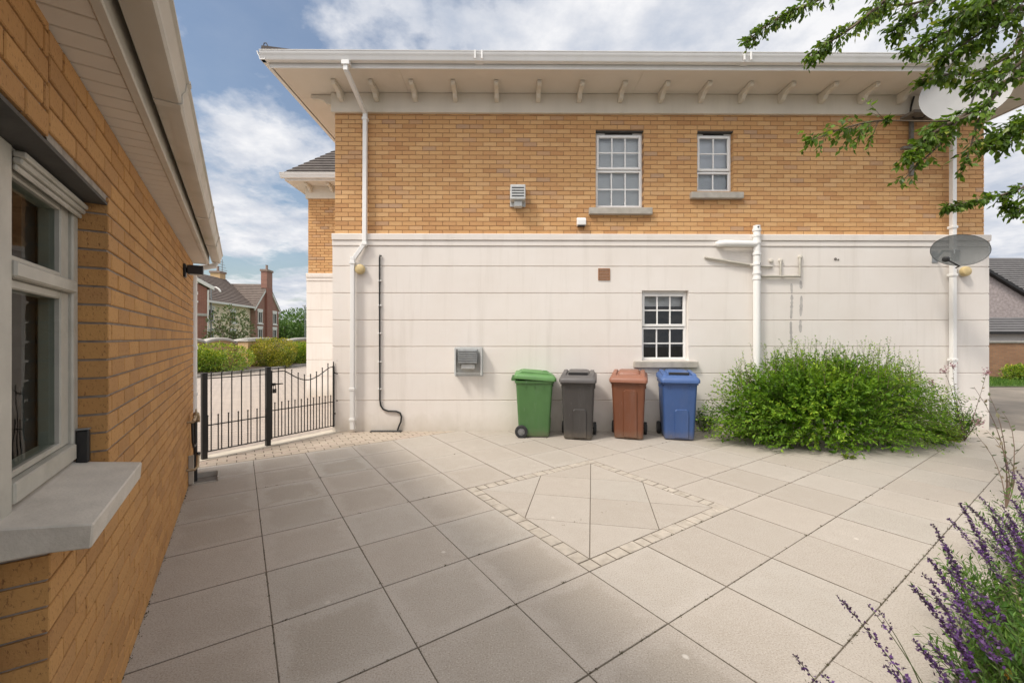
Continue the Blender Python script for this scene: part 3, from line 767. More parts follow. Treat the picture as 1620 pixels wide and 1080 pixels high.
# downpipes
def hl(px, py, off): x, z = hp(px, py, off); return V((x, -off, z))
mb = MB()
mb.box(hp(547, 0, OV+.07)[0]-.06, hp(547, 0, OV+.07)[0]+.06, -OV-.11, -OV-.01, GZ-.07, GZ-.004)
SQ = (.068, .068)
top = hl(547, 112, OV+.06); el = V((top.x, top.y, ZS-.10)); wl = hl(576.5, 181, .12)
low = hl(575.5, 388, .12); low2 = hl(557.5, 409, .12); bot = V((low2.x-.005, -.075, .05))
mb.tube([V((top.x, top.y, GZ-.05)), el], 0, sq=SQ); mb.tube([el+V((0, 0, .02)), wl+V((0, .02, .04))], 0, sq=(.062, .062))
mb.tube([wl+V((0, .04, .06)), V((wl.x, -.08, wl.z-.05)), V((low.x, -.08, low.z))], 0, sq=SQ)
mb.tube([V((low.x, -.082, low.z+.04)), V((low2.x, -.105, low2.z-.03))], 0, sq=(.064, .064)); mb.tube([V((low2.x, -.105, low2.z+.03)), V((bot.x, -.105, .05))], 0, sq=SQ)
dp = mb.build('downpipe', M['pvc'], house, bevel=.006)
mb = MB()
for x, y, zc in ((wl.x, -.08, wl.z-.06), (low.x, -.08, low.z+.03), (low2.x, -.105, low2.z-.07), (bot.x, -.105, hp(557, 615, .1)[1]), (bot.x, -.105, hp(557, 663, .1)[1])):
    mb.box(x-.046, x+.046, y-.042, y+.05, zc-.022, zc+.022)
mb.build_each('pipe_collar', M['pvc'], dp, bevel=.004)
mb = MB(); rx = hp(1507, 300, .1)[0]
mb.tube([V((rx, -OV-.06, GZ-.02)), V((rx, -OV-.06, ZS-.08)), V((rx, -.10, ZF-.06)), V((rx, -.105, ZF-.2)), V((rx, -.105, .05))], 0, sq=SQ)
dp = mb.build('downpipe', M['pvc'], house, bevel=.006)
mb = MB()
for zc in (ZF-.22, 3.42, 2.62, 1.2): mb.box(rx-.046, rx+.046, -.148, -.05, zc-.022, zc+.022)
mb.build_each('pipe_collar', M['pvc'], dp, bevel=.004)

# projecting wing farther back on the left
WY = 11.12-HY0; WX0 = (490-CX)/F*11.1; WXE = XL+.05
z433 = ZB
mb = MB()
z = ZB+.004
while z < ZF-.1:
    bricks(mb, WX0, WXE, z, min(z+.36, ZF), y=WY, depth=.03); z += .378
mb.build('wing_brickwork', M['brick'], house)
mb = MB(); wall_sheet(mb, WX0+.01, WXE, ZB-.1, ZF+.03, (), WY+.012, .1); mb.build('wing_mortar', M['mortar'], house)
mb = MB(); bricks(mb, 0, 4, ZB, ZF, depth=.02); mtw = Matrix.Translation((WX0, WY+4.02, 0)) @ Matrix.Rotation(rad(-90), 4, 'Z')
mb.build('wing_brickwork', M['brick'], house, mtx=mtw)
mb = MB(); wall_sheet(mb, 0, 4, -.05, ZF+.03, (), .008, .1); mb.build('wing_mortar', M['mortar'], house, mtx=mtw)
pw = [(y+WY, z) for y, z in prof]
mb = MB(); sweep_wall(mb, pw, WX0-.03, WXE, endcaps=False); mb.build('wing_render', M['render'], house)
mb = MB(); sweep_wall(mb, prof, 0, 4.2, endcaps=False); mb.build('wing_render', M['render'], house, mtx=Matrix.Translation((WX0, WY+4.2, 0)) @ Matrix.Rotation(rad(-90), 4, 'Z'))
wo, wl_ = .45, .36
wa, wb = WX0-wl_, XL
mb = MB(); mb.box(WX0-.05, wb, WY-.05, WY+.1, ZF, ZS-.003); mb.box(WX0-.05, WX0+.1, WY+.1, WY+4, ZF, ZS-.003); mb.build('wing_frieze', M['frieze'], house, bevel=.006)
mb = MB(); mb.box(wa, wb, WY-wo, WY+4.2, ZS, ZS+.012); mb.build('wing_soffit', M['soffit'], house)
mb = MB(); mb.box(wa-.02, wb, WY-wo-.022, WY-wo, ZS-.012, ZS+.14); mb.box(wa-.02, wa-.001, WY-wo, WY+4.2, ZS-.012, ZS+.14); mb.build('wing_fascia', M['pvc'], house, bevel=.003)
gutter(house, wa-.09, wb, WY-wo-.024, GZ-.02, M['pvc'])
for x in ((493-CX)/F*11, (527-CX)/F*11): bracket(house, Matrix.Translation((x, WY-.05, 0)) @ Matrix.Rotation(rad(-90), 4, 'Z') @ Matrix.Scale(.8, 4, (1, 0, 0)))
mb = MB(); pt = math.tan(rad(47)); e0_ = V((wa-.08, WY-wo-.09, ZS+.14)); rn = 2.0
tile_rows(mb, e0_, V((wb, e0_.y, e0_.z)), e0_+V((rn, rn, rn*pt)), V((wb, e0_.y+rn, e0_.z+rn*pt)), 20, .022)
tile_rows(mb, V((e0_.x, WY+4.2, e0_.z)), e0_, V((e0_.x+rn, WY+4.2-rn, e0_.z+rn*pt)), e0_+V((rn, rn, rn*pt)), 20, .022)
mb.build('wing_roof', M['tile'], house)

# ------------------------------------------------------------------ things fixed to the house wall
def hthing(name, label, cat, px, py, off=.03, group=None):
    x, z = hp(px, py, off); return thing(name, label, cat, HM @ T(x, -off, z), group)
PX = 1/F*HY0     # metres per photo pixel on the wall
# boiler flue in a wire-framed guard
t = hthing('flue_guard', 'grey boiler flue with louvred cover inside a wall guard left of the green bin', 'flue', 742, 571)
mb = MB(); w, h = .215, .225
for sx in (-1, 1): mb.box(sx*w-.012, sx*w+.012, -.16, 0, -h, h)
mb.box(-w, w, -.16, -.145, h-.02, h); mb.box(-w-.02, w+.02, -.006, -.0005, -h-.03, h+.01)
for i in range(7): mb.tube([(-w, -.158, -h+.03+i*.065), (w, -.158, -h+.03+i*.065)], .004, 6) if i < 1 else None
mb.build('guard_frame', M['pale_metal'], t, bevel=.003)
mb = MB()
mb.box(-.155, .155, -.20, -.02, -.035, .20)
mb.build('flue_box', M['grey_metal'], t, bevel=.012, segs=2)
mb = MB()
for i in range(6): mb.box(-.15, .15, -.213, -.2, -.02+i*.036, -.02+i*.036+.022)
mb.build('louvre', M['grey_metal'], t, bevel=.003)
mb = MB(); mb.box(-.11, .11, -.17, -.02, -.12, -.036); mb.build('flue_outlet', M['pale_metal'], t, bevel=.01)
# upper flue terminal
t = hthing('flue_terminal', 'pale slotted flue box on brick wall left of the larger upstairs window', 'flue', 819, 313, .0)
mb = MB(); mb.box(-.125, .125, -.20, -.03, -.09, .155); mb.build('flue_box', M['pale_metal'], t, bevel=.012, segs=2)
mb = MB()
for i in range(4):
    mb.box(-.10, .10, -.203, -.199, -.045+i*.045, -.028+i*.045)
mb.build_each('slot', M['black'], t)
mb = MB(); mb.box(-.13, .13, -.03, -.001, -.16, .16); mb.box(-.06, .07, -.15, -.03, -.19, -.092); mb.build('back_plate', M['pale_metal'], t, bevel=.006)
t = hthing('extractor_cowl', 'small white vent cowl low on brickwork beside the upstairs window sill', 'vent', 919, 352, 0)
mb = MB(); mb.prism([(-.002, -.07), (-.085, -.06), (-.085, .03), (-.05, .07), (-.002, .07)], -.075, .075, mtx=Matrix.Rotation(rad(90), 4, 'Z') @ Matrix.Scale(-1, 4, (0, 1, 0)) if False else Matrix(((0, 1, 0, 0), (1, 0, 0, 0), (0, 0, 1, 0), (0, 0, 0, 1))))
mb.build('cowl', M['pvc'], t, bevel=.008)
mb = MB(); mb.box(-.06, .06, -.07, -.01, -.079, -.0712); mb.build('cowl_grille', M['black'], t)
t = hthing('air_vent', 'square brown terracotta vent in white render above the downstairs window', 'vent', 955.5, 434)
mb = MB(); w = .1
mb.box(-w, w, -.014, 0, w-.02, w); mb.box(-w, w, -.014, 0, -w, -w+.02); mb.box(-w, -w+.02, -.014, 0, -w+.02, w-.02); mb.box(w-.02, w, -.014, 0, -w+.02, w-.02)
mb.build('vent_frame', M['terracotta'], t, bevel=.003)
mb = MB()
for i in range(6): mb.box(-.078, .078, -.010, -.002, -.072+i*.025, -.072+i*.025+.017)
mb.build('vent_bars', M['terracotta'], t)
# round bulkhead lights
def bulk(px, py, label):
    t = hthing('wall_light', label, 'wall light', px, py, .03, 'round lights on the white render')
    mb = MB(); mb.lathe([(.088, 0), (.088, .02), (.08, .03)], axis=(0, -1, 0), n=28); mb.build('base_plate', M['pvc_old'], t, smooth=40)
    mb = MB(); mb.lathe([(.082, .028), (.085, .05), (.075, .085), (.05, .098), (.0, .10)], axis=(0, -1, 0), n=28, caps=(True, False)); mb.build('cover', M['yellow_cap'], t, smooth=40)
bulk(571, 426.5, 'yellowed round wall light beside the offset of the downpipe nearest the gate')
bulk(1522, 430, 'yellowed round wall light half behind the grey mesh satellite dish')
# black cable conduit and channel
t = hthing('cable_conduit', 'thin black conduit running down white render and bending at the bottom', 'conduit', 601, 535)
mb = MB(); o_ = hl(601, 535, .03); P = [hl(x, y, .055)-o_ for x, y in ((603.5, 405), (601, 404), (600.5, 408), (600.5, 470), (600.7, 540), (601, 632), (602, 641), (606, 647), (614, 650), (627, 650.5), (633, 653), (635, 659), (634, 667), (631, 674), (629, 680))]
mb.tube(P, .0145, 8); mb.build('conduit', M['black'], t, smooth=60)
mb = MB()
for y in (444, 483, 527, 572, 615): q = hl(600.6, y, .05)-o_; mb.box(q.x-.03, q.x+.03, q.y-.017, q.y+.022, q.z-.011, q.z+.011)
mb.build_each('cable_clip', M['pvc'], t, bevel=.003)
x0, x1 = hp(586, 680, .06)[0], hp(636, 680, .06)[0]
mb = MB(); mb.box(x0, x1, -.10, -.035, -.02, .016)
for i in range(12): mb.box(x0+.02+i*.042, x0+.045+i*.042, -.09, -.045, .016, .020)
tag(mb.build('drain_channel', M['black'], bevel=.003, mtx=HM), 'short black drain channel at the foot of white wall under the conduit', 'drain')
# soil stack
t = hthing('soil_pipe', 'white soil pipe with bulky side branch rising beside the downstairs window', 'pipe', 1197, 580)
o_ = hl(1197, 580, .03)
def W(px, py, off): return hl(px, py, off)-o_
mb = MB(); r_ = .056
xs_ = W(1197, 420, .11).x; mb.tube([V((xs_, -.08, W(1197, 357, .11).z)), V((xs_, -.08, -1.0))], r_, 18)
mb.build('stack', M['pvc'], t, smooth=50)
mb = MB()
for y in (364, 373, 384, 402, 418, 432, 441): q = W(1197, y, .11); mb.lathe([(.061, -.022), (.066, -.018), (.066, .018), (.061, .022)], c=V((xs_, -.08, q.z)), n=18)
mb.build_each('socket_ring', M['pvc'], t, smooth=30)
mb = MB(); mb.tube([W(1195, 386, .12), W(1165, 385.5, .13), W(1146, 385, .13), W(1139, 385.5, .11), W(1136, 386, .05), W(1136, 386, .0)], [.055, .056, .056, .055, .053, .053], 16)
mb.build('branch', M['pvc'], t, smooth=50)
mb = MB(); mb.lathe([(.012, 0), (.014, .006), (.0, .008)], c=V((xs_-.01, -.138, W(1197, 361, .1).z)), axis=(0, -1, 0), n=12, caps=(True, False)); mb.lathe([(.014, 0), (.016, .006), (0, .009)], c=V((xs_+.02, -.134, W(1197, 418, .1).z)), axis=(0, -1, 0), n=12, caps=(True, False)); mb.build_each('inspection_screw', M['black'], t)
t = hthing('waste_pipe', 'slim grey waste pipe sloping down across the render into the soil stack', 'pipe', 1150, 414)
o_ = hl(1150, 414, .03); mb = MB(); mb.tube([W(1116, 407, .0), W(1116, 407, .05), W(1119, 408, .06), W(1192, 420, .075)], .021, 10); mb.build('pipe_run', M['grey_pipe'], t, smooth=50)
mb = MB(); mb.lathe([(.026, -.02), (.028, 0), (.026, .02)], c=W(1188, 419.5, .075), axis=(1, 0, -.16), n=12); mb.build('coupling', M['pvc_old'], t, smooth=40)
t = hthing('waste_pipe', 'level grey waste pipe with upright stubs on the bush side of the soil stack', 'pipe', 1235, 436)
o_ = hl(1235, 436, .03); mb = MB(); mb.tube([W(1200, 437, .07), W(1266, 437, .07)], .02, 10)
mb.tube([W(1265.5, 437, .07), W(1265.5, 415, .07), W(1265.5, 410, .06), W(1265.5, 409, .03)], .018, 10); mb.tube([W(1235, 436, .07), W(1235, 418, .07), W(1235, 414, .06), W(1235, 413, .0)], .016, 10)
mb.tube([W(1200, 421, .08), W(1222, 422, .05)], .016, 8); mb.build('pipe_run', M['grey_pipe'], t, smooth=50)
mb = MB()
for x, y in ((1219, 413), (1234, 412.5), (1265, 407)): mb.lathe([(.032, -.0), (.034, .03), (.02, .04), (.0, .04)], c=W(x, y, .03), axis=(0, -1, 0), n=14, caps=(True, False))
mb.build_each('pipe_end', M['pvc_old'], t, smooth=40)
t = hthing('vent_holes', 'two tiny dark capped holes in render high above the bush', 'vent', 1323, 410)
mb = MB(); mb.lathe([(.02, 0), (.024, .01), (.0, .014)], c=V((-.02, 0, 0)), axis=(0, -1, 0), n=12, caps=(True, False)); mb.lathe([(.013, 0), (.015, .008), (.0, .01)], c=V((.03, 0, -.01)), axis=(0, -1, 0), n=12, caps=(True, False)); mb.build_each('hole_cap', M['steel_bracket'], t)
# ragged adhesive marks left by old trunking
def mark(px, ys, wd):
    mb = MB()
    for y0, y1 in ys:
        n = max(2, int((y1-y0)/3))
        for side in (0,):
            rows = []
            for i in range(n+1):
                y = y0+(y1-y0)*i/n; c_ = hl(px+math.sin(y*.07)*.8, y, .0315); e = wd*(.45+.55*noise.noise(V((px, y*.35, 0)))+.2)*(0.4 if i in (0, n) else 1)
                rows.append([c_-V((e, 0, 0)), c_+V((e, 0, 0))])
            mb.grid(rows)
    return mb.build('glue_mark', M['stain'], house)
mark(1252, ((448, 464), (466, 504), (508, 545)), .030); mark(1267, ((444, 457), (468, 500), (506, 526)), .034)

# satellite dishes
def dish_frame(n, roll):
    n = n.normalized(); a = V((0, 0, 1)).cross(n).normalized(); b = n.cross(a)
    a2 = a*math.cos(roll)+b*math.sin(roll); b2 = -a*math.sin(roll)+b*math.cos(roll)
    return Matrix(((a2.x, b2.x, n.x, 0), (a2.y, b2.y, n.y, 0), (a2.z, b2.z, n.z, 0), (0, 0, 0, 1)))
def dish_mesh(rx_, ry_, dep, th=.004, n=48, m=10):
    mb = MB(); rows = []
    for k_ in range(m+1):
        q = .02+.98*k_/m; rows.append([V((rx_*q*math.cos(t), ry_*q*math.sin(t), dep*q*q)) for t in (2*math.pi*j/n for j in range(n))])
    for k_ in range(m, -1, -1):
        q = .02+.98*k_/m; rows.append([V((rx_*q*math.cos(t), ry_*q*math.sin(t), dep*q*q-th)) for t in (2*math.pi*j/n for j in range(n))])
    mb.grid(rows, True); return mb
Mi = HM.inverted()
c1 = at(1517, 397, 6.33)
t = thing('satellite_dish', 'oval grey mesh satellite dish over the downpipe at the wall band', 'satellite dish', T(*c1), 'satellite dishes on the house')
dm = dish_frame(V((-.58, -.80, .16)), rad(-9))
mb = dish_mesh(.325, .25, .045, .003); mb.build('reflector', M['dish_mesh'], t, mtx=dm, smooth=50)
mb = MB(); mb.grid([[V((.325*math.cos(a_)*s_, .25*math.sin(a_)*s_, .045+dz)) for a_ in (2*math.pi*j/48 for j in range(48))] for s_, dz in ((.985, -.003), (1.0, .004), (1.012, -.001), (1.0, -.006), (.985, -.003))], True); mb.build('rim', M['black'], t, mtx=dm, smooth=50)
mb = MB(); fo = dm @ V((-.15, -.19, .16)); lo = dm @ V((.03, -.25, .03)); mb.tube([lo+V((0, .05, -.02)), lo, fo], .011, 8); mb.build('feed_arm', M['black'], t, smooth=50)
mb = MB(); dv = (dm.to_3x3() @ V((.2, .35, -1))).normalized(); mb.lathe([(.02, -.05), (.034, -.045), (.034, .02), (.045, .03), (.03, .05)], c=fo, axis=dv, n=16); mb.build('receiver_head', M['black'], t, smooth=40)
bk = dm @ V((0, -.03, -.03)); wp = V((bk.x+.05, HY0+t.location.x*.008-t.location.y-.04, bk.z-.05))
mb = MB(); mb.tube([bk, bk+V((.0, .12, .06)), bk+V((-.02, .2, .08)), V((wp.x+.16, wp.y-.05, .02)), V((wp.x+.16, wp.y+.01, .02))], .019, 8)
mb.box(wp.x+.11, wp.x+.21, wp.y, wp.y+.012, -.08, .12); mb.box(bk.x-.06, bk.x+.04, bk.y, bk.y+.05, bk.z-.12, bk.z+.06); mb.build('wall_bracket', M['grey_metal'], t, bevel=.002)
c2 = at(1523, 150, 6.15)
t = thing('satellite_dish', 'large white satellite dish under the eaves behind tree leaves', 'satellite dish', T(*c2), 'satellite dishes on the house')
dm = dish_frame(V((-.52, -.84, .10)), 0)
mb = dish_mesh(.50, .46, .07, .005); mb.build('reflector', M['dish_white'], t, mtx=dm, smooth=50)
mb = MB(); lo = dm @ V((0, -.44, .05)); fo = dm @ V((0, -.22, .42)); mb.tube([lo, fo], .012, 8); mb.build('feed_arm', M['grey_metal'], t, smooth=50)
mb = MB(); dv = (dm.to_3x3() @ V((0, .35, -1))).normalized(); mb.lathe([(.02, -.05), (.032, -.045), (.032, .02), (.045, .03), (.03, .05)], c=fo, axis=dv, n=16); mb.build('receiver_head', M['pale_metal'], t, smooth=40)
ps = hl(1439, 192, .02); pw_ = HM @ ps-V(c2)
bkp = dm @ V((0, 0, -.02))
mb = MB(); mb.tube([bkp, bkp+V((.02, .16, -.12)), V((pw_.x+.1, pw_.y-.30, pw_.z+.06)), V((pw_.x, pw_.y-.28, pw_.z+.03)), V((pw_.x, pw_.y-.02, pw_.z))], .021, 8)
def bar(xa, ya, xb, yb, w_, o1, o2):
    p, q = HM @ hl(xa, ya, .0)-V(c2), HM @ hl(xb, yb, .0)-V(c2)
    mb.box(min(p.x, q.x)-w_, max(p.x, q.x)+w_, (p.y+q.y)/2-o1, (p.y+q.y)/2-o2, min(p.z, q.z)-w_, max(p.z, q.z)+w_)
bar(1439, 191, 1439, 277, .028, .05, .012); bar(1421, 191, 1466, 191, .022, .30, .055); bar(1421, 238, 1460, 238, .02, .12, .055)
mb.build('wall_bracket', M['steel_bracket'], t, bevel=.003)
mb = MB(); mb.tube([HM @ hl(x, y, o)-V(c2) for x, y, o in ((1446, 153, .07), (1441, 170, .08), (1440, 182, .1), (1447, 188, .2), (1460, 187, .3), (1466, 180, .4), (1476, 172, .55))], .014, 8); mb.build('cable', M['black'], t, smooth=60)

# ------------------------------------------------------------------ GARAGE (left)
gar = thing('garage', 'single storey buff brick outbuilding with boarded eaves and a large window', 'garage', GM)
GE = 6.05; GZS = 2.452
WN = (1.689-.0, 2.318, 1.07, 2.125)      # window opening, the wall ends at the door opening beside it
X0 = 1.689
mb = MB(); bricks(mb, X0, GE, 0.0-.005, GZS+.02, ((X0-.1, WN[1], WN[2]-.012, WN[3]),), phase=1); bricks(mb, X0, X0+.3, -.005, .98, depth=.1, y=.109); mb.build('brickwork', M['brick_near'], gar)
mb = MB(); bricks(mb, -2.5, .62, 0.0-.005, GZS+.02, depth=.1); bricks(mb, .62+.0095, X0-.0095, WN[3]+.01, GZS+.02, depth=.1); mb.build('brickwork', M['brick_near'], gar)
mb = MB(); wall_sheet(mb, X0+.008, GE-.006, -.05, GZS+.02, ((X0, WN[1], WN[2]-.012, WN[3]),), .0085, .1, .007)
mb.face([(X0+.008, .0085, -.05), (X0+.008, .0085, WN[2]-.02), (X0+.008, .20, WN[2]-.02), (X0+.008, .20, -.05)])
wall_sheet(mb, -2.5, .612, -.05, GZS+.02, (), .0085, .1); wall_sheet(mb, .612, X0+.008, WN[3]+.012, GZS+.02, (), .0085, .1)
mb.build('mortar', M['mortar_near'], gar)
# far end wall and back
mb = MB(); bricks(mb, 0, 5, -.005, GZS+.02, depth=.02); bricks(mb, 0, 5, GZS+.03, GZS+.9, depth=.02)
mb.build('end_brickwork', M['brick_near'], gar, mtx=Matrix.Translation((GE, 0.1, 0)) @ Matrix.Rotation(rad(90), 4, 'Z'))
mb = MB(); wall_sheet(mb, -.09, 5, -.05, GZS+.9, (), .008, .1); mb.build('end_mortar', M['mortar_near'], gar, mtx=Matrix.Translation((GE, 0.1, 0)) @ Matrix.Rotation(rad(90), 4, 'Z'))
mb = MB(); mb.box(.6, WN[1]-.002, .004, .099, WN[3]-.012, WN[3]-.0005); mb.build('lintel', M['dark_lintel'], gar)
# window joined to a door frame post
fy = .088
zb_, zt_ = 1.098, WN[3]-.012
mb = MB(); xm0, xm1 = 1.655, 1.735
mb.box(WN[1]-.062, WN[1]-.004, fy, fy+.07, zb_, zt_); mb.box(xm1, WN[1]-.062, fy, fy+.07, zt_-.045, zt_)
mb.box(xm1, WN[1]-.062, fy-.01, fy+.07, zb_, zb_+.062)
fr_ = mb.build('window', M['upvc_old'], gar, bevel=.005)
mb = MB(); mb.box(xm0, xm1, fy-.004, fy+.07, 1.0, zt_); mb.box(.62, .70, fy-.004, fy+.07, 0, zt_); mb.box(.70, xm0, fy-.004, fy+.07, zt_-.06, zt_); mb.build('door_frame', M['upvc_old'], gar, bevel=.006)
mb = MB(); mb.box(.705, xm0-.005, fy+.01, fy+.05, 0.02, 1.05); mb.box(.705, .80, fy+.01, fy+.05, 1.05, zt_-.065); mb.box(xm0-.1, xm0-.005, fy+.01, fy+.05, 1.05, zt_-.065); mb.box(.80, xm0-.1, fy+.01, fy+.05, zt_-.16, zt_-.065); dd = mb.build('door', M['upvc_old'], gar, bevel=.005)
mb = MB(); mb.face([(.80, fy+.03, 1.05), (xm0-.1, fy+.03, 1.05), (xm0-.1, fy+.03, zt_-.16), (.80, fy+.03, zt_-.16)]); mb.build('pane', M['glass_dark'], dd)
a, b = xm1, WN[1]-.062
zr0, zr1 = 1.74, 1.79
def casement(c, d, nm, yy):
    s_ = MB(); sw = .058
    s_.box(b-.085, b-.002, yy, yy+.06, c, d); s_.box(a+.002, a+.012, yy, yy+.06, c, d)
    s_.box(a+.012, b-.085, yy, yy+.06, d-.028, d); s_.box(a+.012, b-.085, yy, yy+.06, c, c+.02)
    s_.build(nm, M['upvc_old'], fr_, bevel=.004)
    p = MB(); p.face([(a+.012, yy+.016, c+.02), (b-.085, yy+.016, c+.02), (b-.085, yy+.016, d-.028), (a+.012, yy+.016, d-.028)]); p.build('pane', M['glass_dark'], fr_)
casement(zb_+.064, zr0, 'casement', fy+.012); casement(zr1, zt_-.047, 'fanlight', fy+.012)
mb = MB(); mb.box(a, b, fy-.012, fy+.06, zr0+.001, zr1-.001); mb.build('transom', M['upvc_old'], fr_, bevel=.006)
mb = MB()
for i, (d_, h_) in enumerate(((.03, .018), (.022, .018), (.012, .016))): mb.box(xm1+.002, WN[1]-.006, fy-d_, fy-.001, zt_-.012-.019*(i+1), zt_-.013-.019*i)
mb.build('head_trim', M['upvc_old'], fr_, bevel=.004)
mb = MB(); mb.prism([(-.10, WN[2]-.092), (-.105, WN[2]-.024), (.075, WN[2]+.008), (.12, WN[2]+.02), (.12, WN[2]-.08), (-.02, WN[2]-.082)], 1.608, 2.30, mtx=Matrix(((0, 1, 0, 0), (1, 0, 0, 0), (0, 0, 1, 0), (0, 0, 0, 1))))
mb.build('sill', M['stone_pale'], gar, bevel=.004)
# inside of the garage
mb = MB(); ya, yb = .19, 3.4; za, zb2 = 0, 2.4; xa, xb = -2.3, 5.8
for q in ([(xa, yb, za), (xb, yb, za), (xb, yb, zb2), (xa, yb, zb2)], [(xb, ya, za), (xb, yb, za), (xb, yb, zb2), (xb, ya, zb2)], [(xa, ya, zb2), (xb, ya, zb2), (xb, yb, zb2), (xa, yb, zb2)], [(xa, ya, za), (xb, ya, za), (xb, yb, za), (xa, yb, za)], [(xa, ya, za), (xa, yb, za), (xa, yb, zb2), (xa, ya, zb2)]): mb.face(q)
mb.face([(2.45, ya, za), (xb, ya, za), (xb, ya, zb2), (2.45, ya, zb2)])
mb.build('interior', M['dim'], gar)
mb = MB(); n = 9
mb.grid([[V((2.30-.011*i, .20+.018*math.sin(i*1.9), z)) for i in range(n)] for z in (1.1, 2.1)]); mb.build('curtain', M['curtain'], gar, smooth=60)
# eaves
mb = MB(); x = -2.5
while x < GE:
    mb.box(x+.0025, min(x+.0925, GE+.01), -.118, .02, GZS, GZS+.012); x += .095
mb.build('soffit_boards', M['soffit'], gar, bevel=.003)
mb = MB(); mb.box(-2.5, GE+.01, -.118, .02, GZS+.014, GZS+.02); mb.build('soffit_backing', M['dark'], gar)
mb = MB()
for a, b in ((-2.5, 3.35), (3.354, GE+.06)): mb.box(a, b, -.15, -.118, GZS-.006, GZS+.19)
mb.box(GE+.012, GE+.06, -.117, .02, GZS-.004, GZS+.19)
mb.build('fascia', M['pvc_old'], gar, bevel=.004)
# box gutter, two lengths with joint straps
mb = MB(); pr = [(-.160, .10), (-.172, .10), (-.172, .0), (-.178, -.004), (-.250, -.004), (-.258, .004), (-.258, .035), (-.268, .05), (-.272, .082), (-.282, .086), (-.282, .096), (-.262, .096), (-.260, .06), (-.25, .01), (-.176, .008)]
GGZ = GZS+.035
for a, b in ((-2.5, 2.06), (2.075, 3.9), (3.915, 5.05), (5.065, GE+.13)): mb.grid([[V((x, y, GGZ+z)) for y, z in pr] for x in (a, b)], True, 0, (True, True))
gg = mb.build('gutter', M['pvc_old'], gar, smooth=35)
mb = MB()
for x in (2.067, 3.907, 5.057): mb.grid([[V((xx, y*1.0-(.004 if y < -.2 else 0), GGZ+z-(.004 if z < .02 else 0))) for y, z in pr] for xx in (x-.02, x+.02)], True, 0, (True, True))
mb.build_each('joint_strap', M['pvc_old'], gg)
# roof
mb = MB(); tile_rows(mb, V((-2.55, -.22, GGZ+.085)), V((GE+.1, -.22, GGZ+.085)), V((-2.55, 2.2, GGZ+.085+2.42*.5)), V((GE+.1, 2.2, GGZ+.085+2.42*.5)), 11, .02)
tile_rows(mb, V((GE+.1, 4.6, GGZ+.085)), V((-2.55, 4.6, GGZ+.085)), V((GE+.1, 2.2, GGZ+.085+2.42*.5)), V((-2.55, 2.2, GGZ+.085+2.42*.5)), 11, .02)
mb.build('roof', M['tile'], gar)
# downpipe at the far corner
mb = MB(); q = GE-.05
q = GE+.09; mb.tube([V((q, -.21, GGZ)), V((q, -.20, GGZ-.04)), V((q, -.03, GGZ-.09)), V((q-.03, .0, GGZ-.18)), V((q-.03, .0, .06))], .034, 14)
dp = mb.build('downpipe', M['pvc'], gar, smooth=50)
mb = MB()
for z in (2.1, 1.45, .9): mb.lathe([(.037, -.02), (.041, -.015), (.041, .015), (.037, .02)], c=V((q-.03, .0, z)), n=14)
mb.build_each('pipe_collar', M['pvc'], dp, smooth=30)
# things on the garage wall
def gthing(name, label, cat, x, z, y=0.): return thing(name, label, cat, GM @ T(x, y, z))
t = gthing('floodlight', 'black floodlight on bracket under the garage eaves', 'light', 5.03, 2.217)
mb = MB(); mb.box(-.05, .05, -.022, 0, -.065, .065); mb.build('back_plate', M['iron'], t, bevel=.006)
mb = MB(); mb.box(-.045, .045, -.155, -.03, -.03, .055); mb.box(-.02, .02, -.032, -.02, -.02, .03); mb.build('lamp_body', M['black'], t, bevel=.012, segs=2)
mb = MB(); mb.box(-.038, .038, -.145, -.05, -.036, -.031); mb.build('lens', M['pale_metal'], t)
t = gthing('outdoor_tap', 'dull brass garden tap with black standpipe at the garage corner', 'tap', 5.62, .0)
mb = MB(); mb.tube([V((0, -.05, .0)), V((0, -.05, .72))], .019, 10); mb.tube([V((-.24, -.04, .68)), V((-.24, -.045, .48)), V((-.20, -.05, .42)), V((-.04, -.055, .41)), V((0, -.05, .43))], .011, 8); mb.build('standpipe', M['black'], t, smooth=60)
mb = MB(); mb.tube([V((-.30, -.0, .70)), V((-.30, -.06, .70))], .012, 8); mb.tube([V((-.28, -.05, .70)), V((-.05, -.06, .735)), V((.02, -.07, .72))], .017, 10)
mb.lathe([(.02, -.03), (.03, -.02), (.03, .02), (.02, .03)], c=V((-.05, -.06, .735)), axis=(1, 0, .1), n=14); mb.lathe([(.034, -.03), (.034, .03)], c=V((.0, -.06, .68)), axis=(0, 1, 0), n=16); mb.build('tap_body', M['brass'], t, smooth=40)
mb = MB(); mb.box(-.09, -.03, -.065, -.055, .785, .80); mb.tube([V((-.06, -.06, .74)), V((-.06, -.06, .79))], .008, 8); mb.box(-.31, -.28, -.065, -.055, .735, .765); mb.build('tap_handle', M['brass'], t, bevel=.003)
t = gthing('pipe_stub', 'short capped pipe elbow low on the garage wall below the tap', 'pipe', 5.28, .22)
mb = MB(); mb.tube([V((0, 0, 0)), V((0, -.07, 0)), V((.02, -.09, .02)), V((.10, -.09, .13))], .014, 10); mb.build('elbow', M['brass'], t, smooth=50)
mb = MB(); mb.lathe([(.018, 0), (.02, .03), (.0, .034)], c=V((.09, -.09, .12)), axis=(.6, 0, .8), n=12, caps=(True, False)); mb.build('end_cap', M['black'], t, smooth=40)
mb = MB(); mb.box(5.43, 5.46, -.05, -.004, .03, .33); tag(mb.build('cable_cover', M['grey_pipe'], mtx=GM, bevel=.004), 'narrow grey cover strip at the foot of the garage wall by the tap', 'cover')
t = gthing('drain_gully', 'square open drain gully in the paving beside the garage tap', 'drain', 5.62, 0, -.14)
mb = MB(); w = .12
